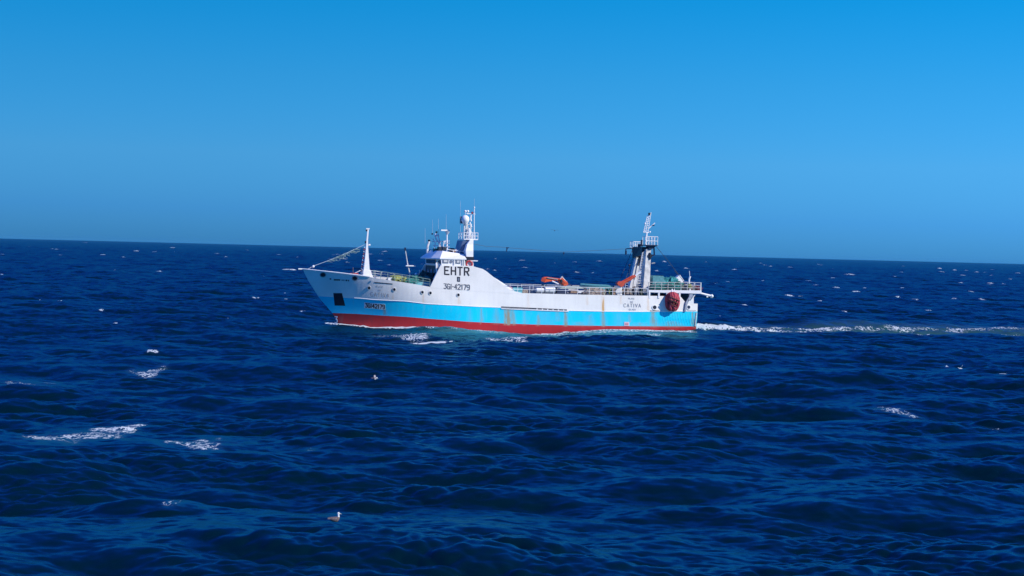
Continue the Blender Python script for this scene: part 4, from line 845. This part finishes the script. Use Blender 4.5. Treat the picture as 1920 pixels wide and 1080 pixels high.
tm = MB(); tm.cyl(PV(1211, 462, -2.2), PV(1212.5, 436, -2.2), .17, .11, 8)
for (a, b_) in (((1206.5, 436), (1213.5, 405)), ((1210, 436), (1217, 403)), ((1214.5, 437), (1220.5, 398))): tm.cyl(PV(*a, -2.2), PV(*b_, -2.2), .055, .05, 6)
for k in range(9):
    u = k / 8; tm.cyl(PV(1206.5 + 7 * u, 436 - 31 * u, -2.2), PV(1214.5 + 5.5 * u, 436 - 35 * u, -2.2), .035, .035, 5)
tm.cyl(PV(1206, 435, -2.2), PV(1219, 436, -2.2), .06); tm.cyl(PV(1215.5, 429, -2.2), PV(1228, 418, -2.2), .06); tm.ball(PV(1218.5, 435, -2.2), .13); tm.ball(PV(1209.5, 419.5, -2.2), .13)
tmo = tm.build('gantry_topmast', WHITE, ship); MB().box(PV(1217.3, 401, -2.3), (.22, .2, .3)).build('mast_lamp', DARK, tmo); MB().box(PV(1225.5, 422.5, -2.3), (.2, .2, .16)).build('mast_lamp', NAVY, tmo)
MB().tube([PV(1229.5, 461, -3.3), PV(1258, 496, -3.3), PV(1283, 529, -3.3)], .035, 5).build('wire_stay', ROPE, ship)
MB().cyl(PV(1222, 494, -3.3), PV(1228, 493, -3.3), .09).build('hanging_block', GREY, ship)
for (a, b_, ya, yb) in (((1192, 468), (1166, 545), 3, 1), ((1196, 480), (1186, 540), 2, -1), ((1200, 478), (1196, 545), 1, -2), ((1207, 474), (1199, 545), -2, -3.5), ((1206, 478), (1216, 545), -1, -2), ((1186, 468), (1160, 530), 3, -2)):
    MB().cyl(PV(*a, ya), PV(*b_, yb), .035, .035, 5).build('gantry_wire', ROPE, ship)
for (px, py, y_, w_, h_) in ((1197, 474, .5, .5, 1.0), (1201, 487, 0, .4, .8), (1196, 492, 1.5, .35, .7), (1193, 503, 2, .4, .6), (1218, 480, -3.6, .3, .7)):
    p = PV(px, py, y_); MB().cyl((p.x, p.y - .15, p.z), (p.x, p.y + .15, p.z), h_ / 2.2, h_ / 2.2, 14).box(p, (w_ * .6, .42, h_ * 1.3)).build('gantry_block', DARK, ship)
MB().cyl(PV(1180, 497, 3.3), PV(1180, 540, 3.3), .05).ball(PV(1180, 497, 3.3), .16).build('vent_pipe', NAVY, ship)
# aerial wire between the masts with its insulators
wp_ = [PV(889, 457.5, -1.8), PV(912, 462, -1.3), PV(935, 463, -1.0), PV(985, 467, 0), PV(1057, 472.5, 1), PV(1120, 469.5, 2), PV(1174, 466.5, 3.2)]
MB().tube(wp_, .022, 5).build('aerial_wire', ROPE, ship)
MB().cyl(PV(951, 464.5, -.7), PV(949.5, 472, -.7), .09, .06).box(PV(951.5, 464.5, -.7), (.35, .1, .12)).build('insulator', NAVY, ship); MB().ball(PV(1057, 474.5, 1), .11).cyl(PV(1057, 472, 1), PV(1057, 478, 1), .04).build('insulator', NAVY, ship)

# ---- stern
fx0 = P(1216.5, 547, -5)[0]; fx1 = P(1314, 548, -4.7)[0]
zf = P(1217, 543.8, -5)[1]
def fz(x): return float(np.interp(x, [fx0, fx1], [P(1217, 543.8, -5)[1], P(1314, 544.6, -4.6)[1]]))
z0_, z1_ = fz(fx0), fz(fx1)
MB().prism([(fx0, z0_), (fx1, z1_), (fx1, z1_ - .38), (fx1 - .3, z1_ - .42), (fx0, z0_ - .3)], -4.95, 4.95).build('stern_platform', WHITE, ship)
for px in (1217.3, 1235, 1250.5, 1274):
    x, zb_ = P(px, 556, -4.85); MB().box((x, -4.85, (z0_ - .3 + zb_) / 2 - .1), (.22, .2, z0_ - .3 - zb_ + .25)).build('platform_stanchion', WHITE, ship); MB().box((x, 4.85, (z0_ - .3 + zb_) / 2 - .1), (.22, .2, z0_ - .3 - zb_ + .25)).build('platform_stanchion', WHITE, ship)
# shade under the platform, put into the colour of a navy backing sheet
xi0, xi1 = P(1218, 550, -3)[0], P(1303, 560, -3)[0]
MB().box(((xi0 + xi1) / 2, -3.2, (z0_ - .45 + 1.9) / 2), (xi1 - xi0 - .6, .15, z0_ - .5 - 1.9)).build('dark_backing', NAVY, ship)
# white triangle gusset and the sloping post at the quarter, its shade put into the grey colour
MB().prism([P(*q, -4.5) for q in ((1297, 549.5), (1300.5, 549.5), (1300.5, 570), (1289, 570), (1291, 565))], -4.55, -4.4).build('quarter_gusset', WHITE, ship)
MB().prism([P(*q, -4.6) for q in ((1293, 545), (1298.5, 545), (1297.5, 556), (1289.5, 562), (1288, 570), (1285.5, 584), (1282, 584), (1285, 566), (1291, 556))], -4.85, -4.56).build('quarter_post', mat('blue_grey_shade', (.3, .34, .42), .6), ship)
MB().tube([PV(1297, 561, -4.7), PV(1305, 549.5, -4.7)], .07).build('platform_brace', WHITE, ship)
# davit
MB().tube([PV(1293.5, 545, -4.2), PV(1292, 532, -4.2), PV(1292, 524, -4.2), PV(1294, 518, -4.2)], .13, 8).cyl(PV(1293, 518, -4.2), PV(1292.5, 508, -4.2), .04).build('davit', WHITE, ship, True)
MB().box(PV(1293, 535.5, -4.4), (.4, .4, .5)).build('davit_winch', YELLOW, ship)
MB().tube([PV(1265, 507, 0), PV(1276, 521, 0), PV(1284, 530, 0)], .05).build('flag_pole', NAVY, ship)
# stern beam
MB().cyl(PV(1313, 549.8, -4.2), PV(1334, 555, -4.2), .13, .15, 10).ball(PV(1334.5, 555.2, -4.2), .24).build('stern_beam', WHITE, ship, True)
MB().box(PV(1326, 555, -4.2), (.2, .2, .35)).build('beam_shackle', WHITE, ship)
# stern railings, three bars
for sy in (-4.75, 4.75):
    n = 9; tp = []; md = [[], []]; ft = []
    for k in range(n):
        px = 1216 + 97 * k / (n - 1); x = P(px, 540, -4.75)[0]; z = fz(x); tp.append(Vector((x, sy, z + 1.02))); md[0].append(Vector((x, sy, z + .68))); md[1].append(Vector((x, sy, z + .34))); ft.append((tp[-1], Vector((x, sy, z - .02))))
    fence('stern_railing', tp, md, ft, RAILP, .042)
x = fx1; fence('stern_railing', [Vector((x, -4.75, z1_ + 1.02)), Vector((x, 4.75, z1_ + 1.02))], [[Vector((x, -4.75, z1_ + h_)), Vector((x, 4.75, z1_ + h_))] for h_ in (.34, .68)], [(Vector((x, y_, z1_ + 1.02)), Vector((x, y_, z1_))) for y_ in (-4.7, -2.4, 0, 2.4, 4.7)], WHITE, .05)
# teal covered net stack and heaps on the platform
c = PV(1229, 533, -2.5); base = Vector((c.x, c.y, fz(c.x)))
mb = MB(); mb.prism([P(*q, -2.5) for q in ((1216.5, 543), (1218, 516.5), (1237, 517), (1241, 530), (1242, 543))], -3.9, -1.0)
o = aboard_mesh(mb, 'tarpaulin_stack', TEALT, base); tag(o, 'tall boxy stack under a teal tarpaulin right of the gantry leg', 'tarpaulin stack')
heap('net_heap', 1233, 540, -3.7, (2.0, 1.2, .9), TEAL, 'dark teal net slumped at the foot of the tarpaulin stack', 21, 10)
heap('net_heap', 1250, 532, -2.5, (2.0, 2.0, 1.6), mat('bright_teal_net', (.03, .26, .28), .9, var=.6, scale=6), 'bright teal heap of net between the tarpaulin stack and the slanted white box', 22, 14)
heap('net_heap', 1263, 535, -3.3, (1.6, 1.4, 1.2), TEAL, 'green heap of net below the slanted white box at the stern railing', 23, 12)
heap('net_heap', 1277, 540, -3.2, (2.6, 1.6, .8), BROWNNET, 'low brown net heap behind the stern railing beside the davit', 24, 12)
c = PV(1273, 524, -2); mb = MB().box(c, (.75, .8, 1.0), 0, 0, rad(-38)); o = aboard_mesh(mb, 'float_box', WHITE, Vector((c.x, c.y, c.z - .5))); tag(o, 'white box tipped at a slant on top of the stern nets', 'box')
heap('net_heap', 1303, 539.5, -3.5, (1.2, 1.0, .6), mat('maroon_net', (.16, .03, .05), .9, var=.6), 'small maroon heap of net in the corner of the stern railing', 25, 7)
# the big rolled red net hanging outboard, with folds
c = PV(1260.5, 565.5, -4.98); rx_, rz_ = (1274.2 - 1247) / 2 / 14.0 / cY, (583.5 - 547) / 2 / 14.0
rings = []; n = 40; nz = 26
for k in range(nz + 1):
    v = -1 + 2 * k / nz; r = []; wdt = (1 - abs(v) ** 3.2) ** .5 if abs(v) < 1 else 0; wdt = max(wdt, .12); wdt *= (1.0 + .04 * v)
    for i in range(n):
        th = 2 * math.pi * i / n; fold = 1 + .05 * math.sin(th * 7 + v * 3.2 * math.sin(th)) + .28 * noise.noise(Vector((math.cos(th) * 2, math.sin(th) * 2, v * 3)))
        pinch = 1 - .20 * math.exp(-((v + .05) / .22) ** 2) * (math.sin(th) < -.2)
        r.append((rx_ * wdt * math.cos(th) * (1 + .05 * noise.noise(Vector((math.cos(th), 3, v * 2)))), ( .78 if math.sin(th) < 0 else .2) * wdt * math.sin(th) * fold * pinch, rz_ * v))
    rings.append(r)
rt = aboard('rolled_net', (c.x, c.y, c.z)); MB().loft(rings).build('net_bundle', REDNET, rt, True)
tag(rt, 'large dark red bundled net hanging over the side of the hull under the stern platform', 'net')
mb = MB(); rn = random.Random(3)
for (x0, x1, v0, v1, rr_) in ((-.62, -.30, .80, .02, .15), (-.36, -.12, .90, .12, .17), (-.02, .10, .93, .05, .18), (.30, .28, .90, .18, .16), (.60, .42, .78, -.10, .13), (.72, .60, .3, -.75, .14), (-.1, .25, -.45, -.93, .17), (-.55, -.35, -.3, -.9, .15), (.35, .55, -.5, -.9, .13)):
    pts = []
    for q in range(9):
        u = q / 8; v = v0 + (v1 - v0) * u; xx = x0 + (x1 - x0) * u + .05 * math.sin(u * 6 + x0 * 9); wdt = (1 - min(.999, abs(v)) ** 3.2) ** .5
        pts.append(Vector((rx_ * wdt * xx, -.80 * wdt * math.sqrt(max(.05, 1 - xx * xx)), rz_ * v)))
    for q in range(8): mb.cyl(pts[q], pts[q + 1], rr_ * (.7 + .5 * math.sin(math.pi * (q + .3) / 9)), rr_ * (.7 + .5 * math.sin(math.pi * (q + 1.3) / 9)), 9)
mb.build('net_fold', mat('pinkish_net', (.48, .06, .09), .8, var=.3), rt, True)
mb = MB(); 
for (a, b_) in (((-.75, .30), (.55, -.25)), ((-.6, .62), (.72, .12)), ((-.5, -.25), (.35, -.72))):
    mb.tube([(a[0], -.82, a[1]), ((a[0] + b_[0]) / 2, -.98, (a[1] + b_[1]) / 2), (b_[0], -.82, b_[1])], .07, 5)
mb.build('lashing', mat('dark_rope', (.08, .04, .03), .9), rt); MB().tube([(-.1, -.1, rz_ * .9), (0, .2, rz_ + .35)], .09).tube([(.3, -.1, rz_ * .85), (.3, .2, rz_ + .3)], .06).build('sling', WHITE, rt)
disc('net_cheek', 1262, 566, 13.4, 17.5, mat('cheek_plate', (.34, .36, .4), .6), .08)

# ================================================================== BIRDS
GW = mat('white_feathers', (.78, .78, .77), .8, var=.05); GB = mat('brown_feathers', (.13, .10, .10), .8, var=.5, scale=14); GD = mat('dark_feathers', (.03, .03, .035), .8); BK = mat('beak_horn', (.45, .42, .36), .5)
def sea_z(x, y):
    d = math.hypot(x, y); i = int(np.searchsorted(rr, d)); j = int(np.searchsorted(az[:400], math.atan2(x, y))); return float(H[i * NA + j])
def body(parent, rings, m, name):
    vs = []
    for (x, z, rx, rz) in rings: vs.append([(x, rx * math.cos(2 * math.pi * i / 14), z + rz * math.sin(2 * math.pi * i / 14)) for i in range(14)])
    return MB().loft(vs).build(name, m, parent, True)
x, y = on_sea(628, 977, 0); z = sea_z(x, y)
d0 = math.hypot(x, y); gp = at_depth(628, 976.5, y); g1 = empty('seabird', (gp[0], gp[1], gp[2] - .02), rad(8)); k = d0 / F
tag(g1, 'white headed brown seabird sitting on the water, nearest to the viewer', 'seabird')
body(g1, [(-.27, .13, .01, .008), (-.22, .12, .05, .03), (-.14, .09, .09, .07), (-.02, .07, .11, .10), (.08, .08, .09, .10), (.14, .11, .05, .07), (.17, .13, .02, .03)], GB, 'body')
nk = MB(); vs = []
for (xx, zz_, r) in ((.10, .07, .055), (.125, .13, .045), (.125, .19, .035), (.115, .24, .036), (.115, .28, .048), (.12, .315, .042), (.12, .335, .012)): vs.append([(xx + r * math.cos(2 * math.pi * i / 12), r * .85 * math.sin(2 * math.pi * i / 12), zz_) for i in range(12)])
nk.loft(vs).build('head', GW, g1, True)
MB().cyl((.15, 0, .29), (.235, 0, .265), .022, .006, 8).build('beak', BK, g1); MB().ball((.135, -.036, .295), .009).build('eye', GD, g1)
wg = MB(); wg.loft([[(.06 - .33 * u, -.10 + .03 * u, .13 + .01 * math.sin(3 * u)), (.06 - .33 * u, -.115 + .05 * u, .09), (.06 - .33 * u, -.09 + .03 * u, .04 + .07 * u)] for u in (0, .25, .5, .75, 1)]); wg.build('wing', mat('pale_brown_feathers', (.26, .21, .22), .8, var=.5, scale=20), g1, True)
def flyer(px, py, Y, span, rz, bank, label, mb_, mw, droop, name='seabird', bl=1.0):
    p = at_depth(px, py, Y); g = empty(name, p, rz); g.rotation_euler = (bank, 0, rz); tag(g, label, 'seabird')
    s_ = span
    body(g, [(-.28 * s_ * bl, .01, .01 * s_, .005), (-.2 * s_ * bl, 0, .035 * s_, .02 * s_), (-.05 * s_, 0, .06 * s_, .055 * s_), (.06 * s_, 0, .055 * s_, .055 * s_), (.13 * s_, .01, .035 * s_, .04 * s_)], mb_, 'body')
    MB().ball((.18 * s_, 0, .015 * s_), .055 * s_, 12, 8, (1.25, .9, .95)).build('head', GW if mb_ is not GD else GD, g, True); MB().cyl((.23 * s_, 0, .012 * s_), (.30 * s_, 0, -.005 * s_), .014 * s_, .004 * s_, 6).build('beak', BK, g)
    for sg in (-1, 1):
        rg_ = []
        for u in (0, .2, .45, .7, .9, 1):
            yy = sg * (.03 + u * .47) * s_; zz_ = (.04 + .09 * math.sin(min(u, .5) * math.pi) - droop * max(0, u - .4) ** 1.3) * s_; ch = (.15 - .03 * u - .09 * u ** 4) * s_; sw = (.04 - .14 * max(0, u - .45)) * s_
            rg_.append([(sw + ch / 2, yy, zz_), (sw, yy, zz_ + .012 * s_), (sw - ch / 2, yy, zz_ - .004), (sw, yy, zz_ - .008 * s_)])
        MB().loft(rg_).build('wing', mw, g, True)
    return g
x, y = on_sea(702, 716); flyer(702, 709, y, .95, rad(14), rad(28), 'grey brown seabird with a white head flapping low over the water below the bow', GB, mat('grey_wing_feathers', (.38, .36, .36), .8, var=.4, scale=12), .55)
x, y = on_sea(1801, 697); flyer(1801, 691, y, .75, rad(200), rad(20), 'small white seabird with raised wings low over the water at the right', GW, GW, -.3)
flyer(1040, 432.5, 330, 1.5, rad(80), rad(4), 'distant dark seabird gliding in the sky above the trawler', GD, mat('sooty_feathers', (.05, .07, .1), .9), .12)

# ================================================================== sea air
hz = MB().box((0, 0, 14.5), (66000, 66000, 37)).build('haze', [])
tag(hz, kind='stuff'); hm = bpy.data.materials.new('sea_haze'); hm.use_nodes = True; t = hm.node_tree; t.nodes.remove(t.nodes['Principled BSDF']); pv = t.nodes.new('ShaderNodeVolumePrincipled')
pv.inputs['Color'].default_value = (.12, .5, .85, 1); pv.inputs['Density'].default_value = 1.2e-5; t.links.new(pv.outputs[0], t.nodes['Material Output'].inputs['Volume']); hz.data.materials.append(hm)
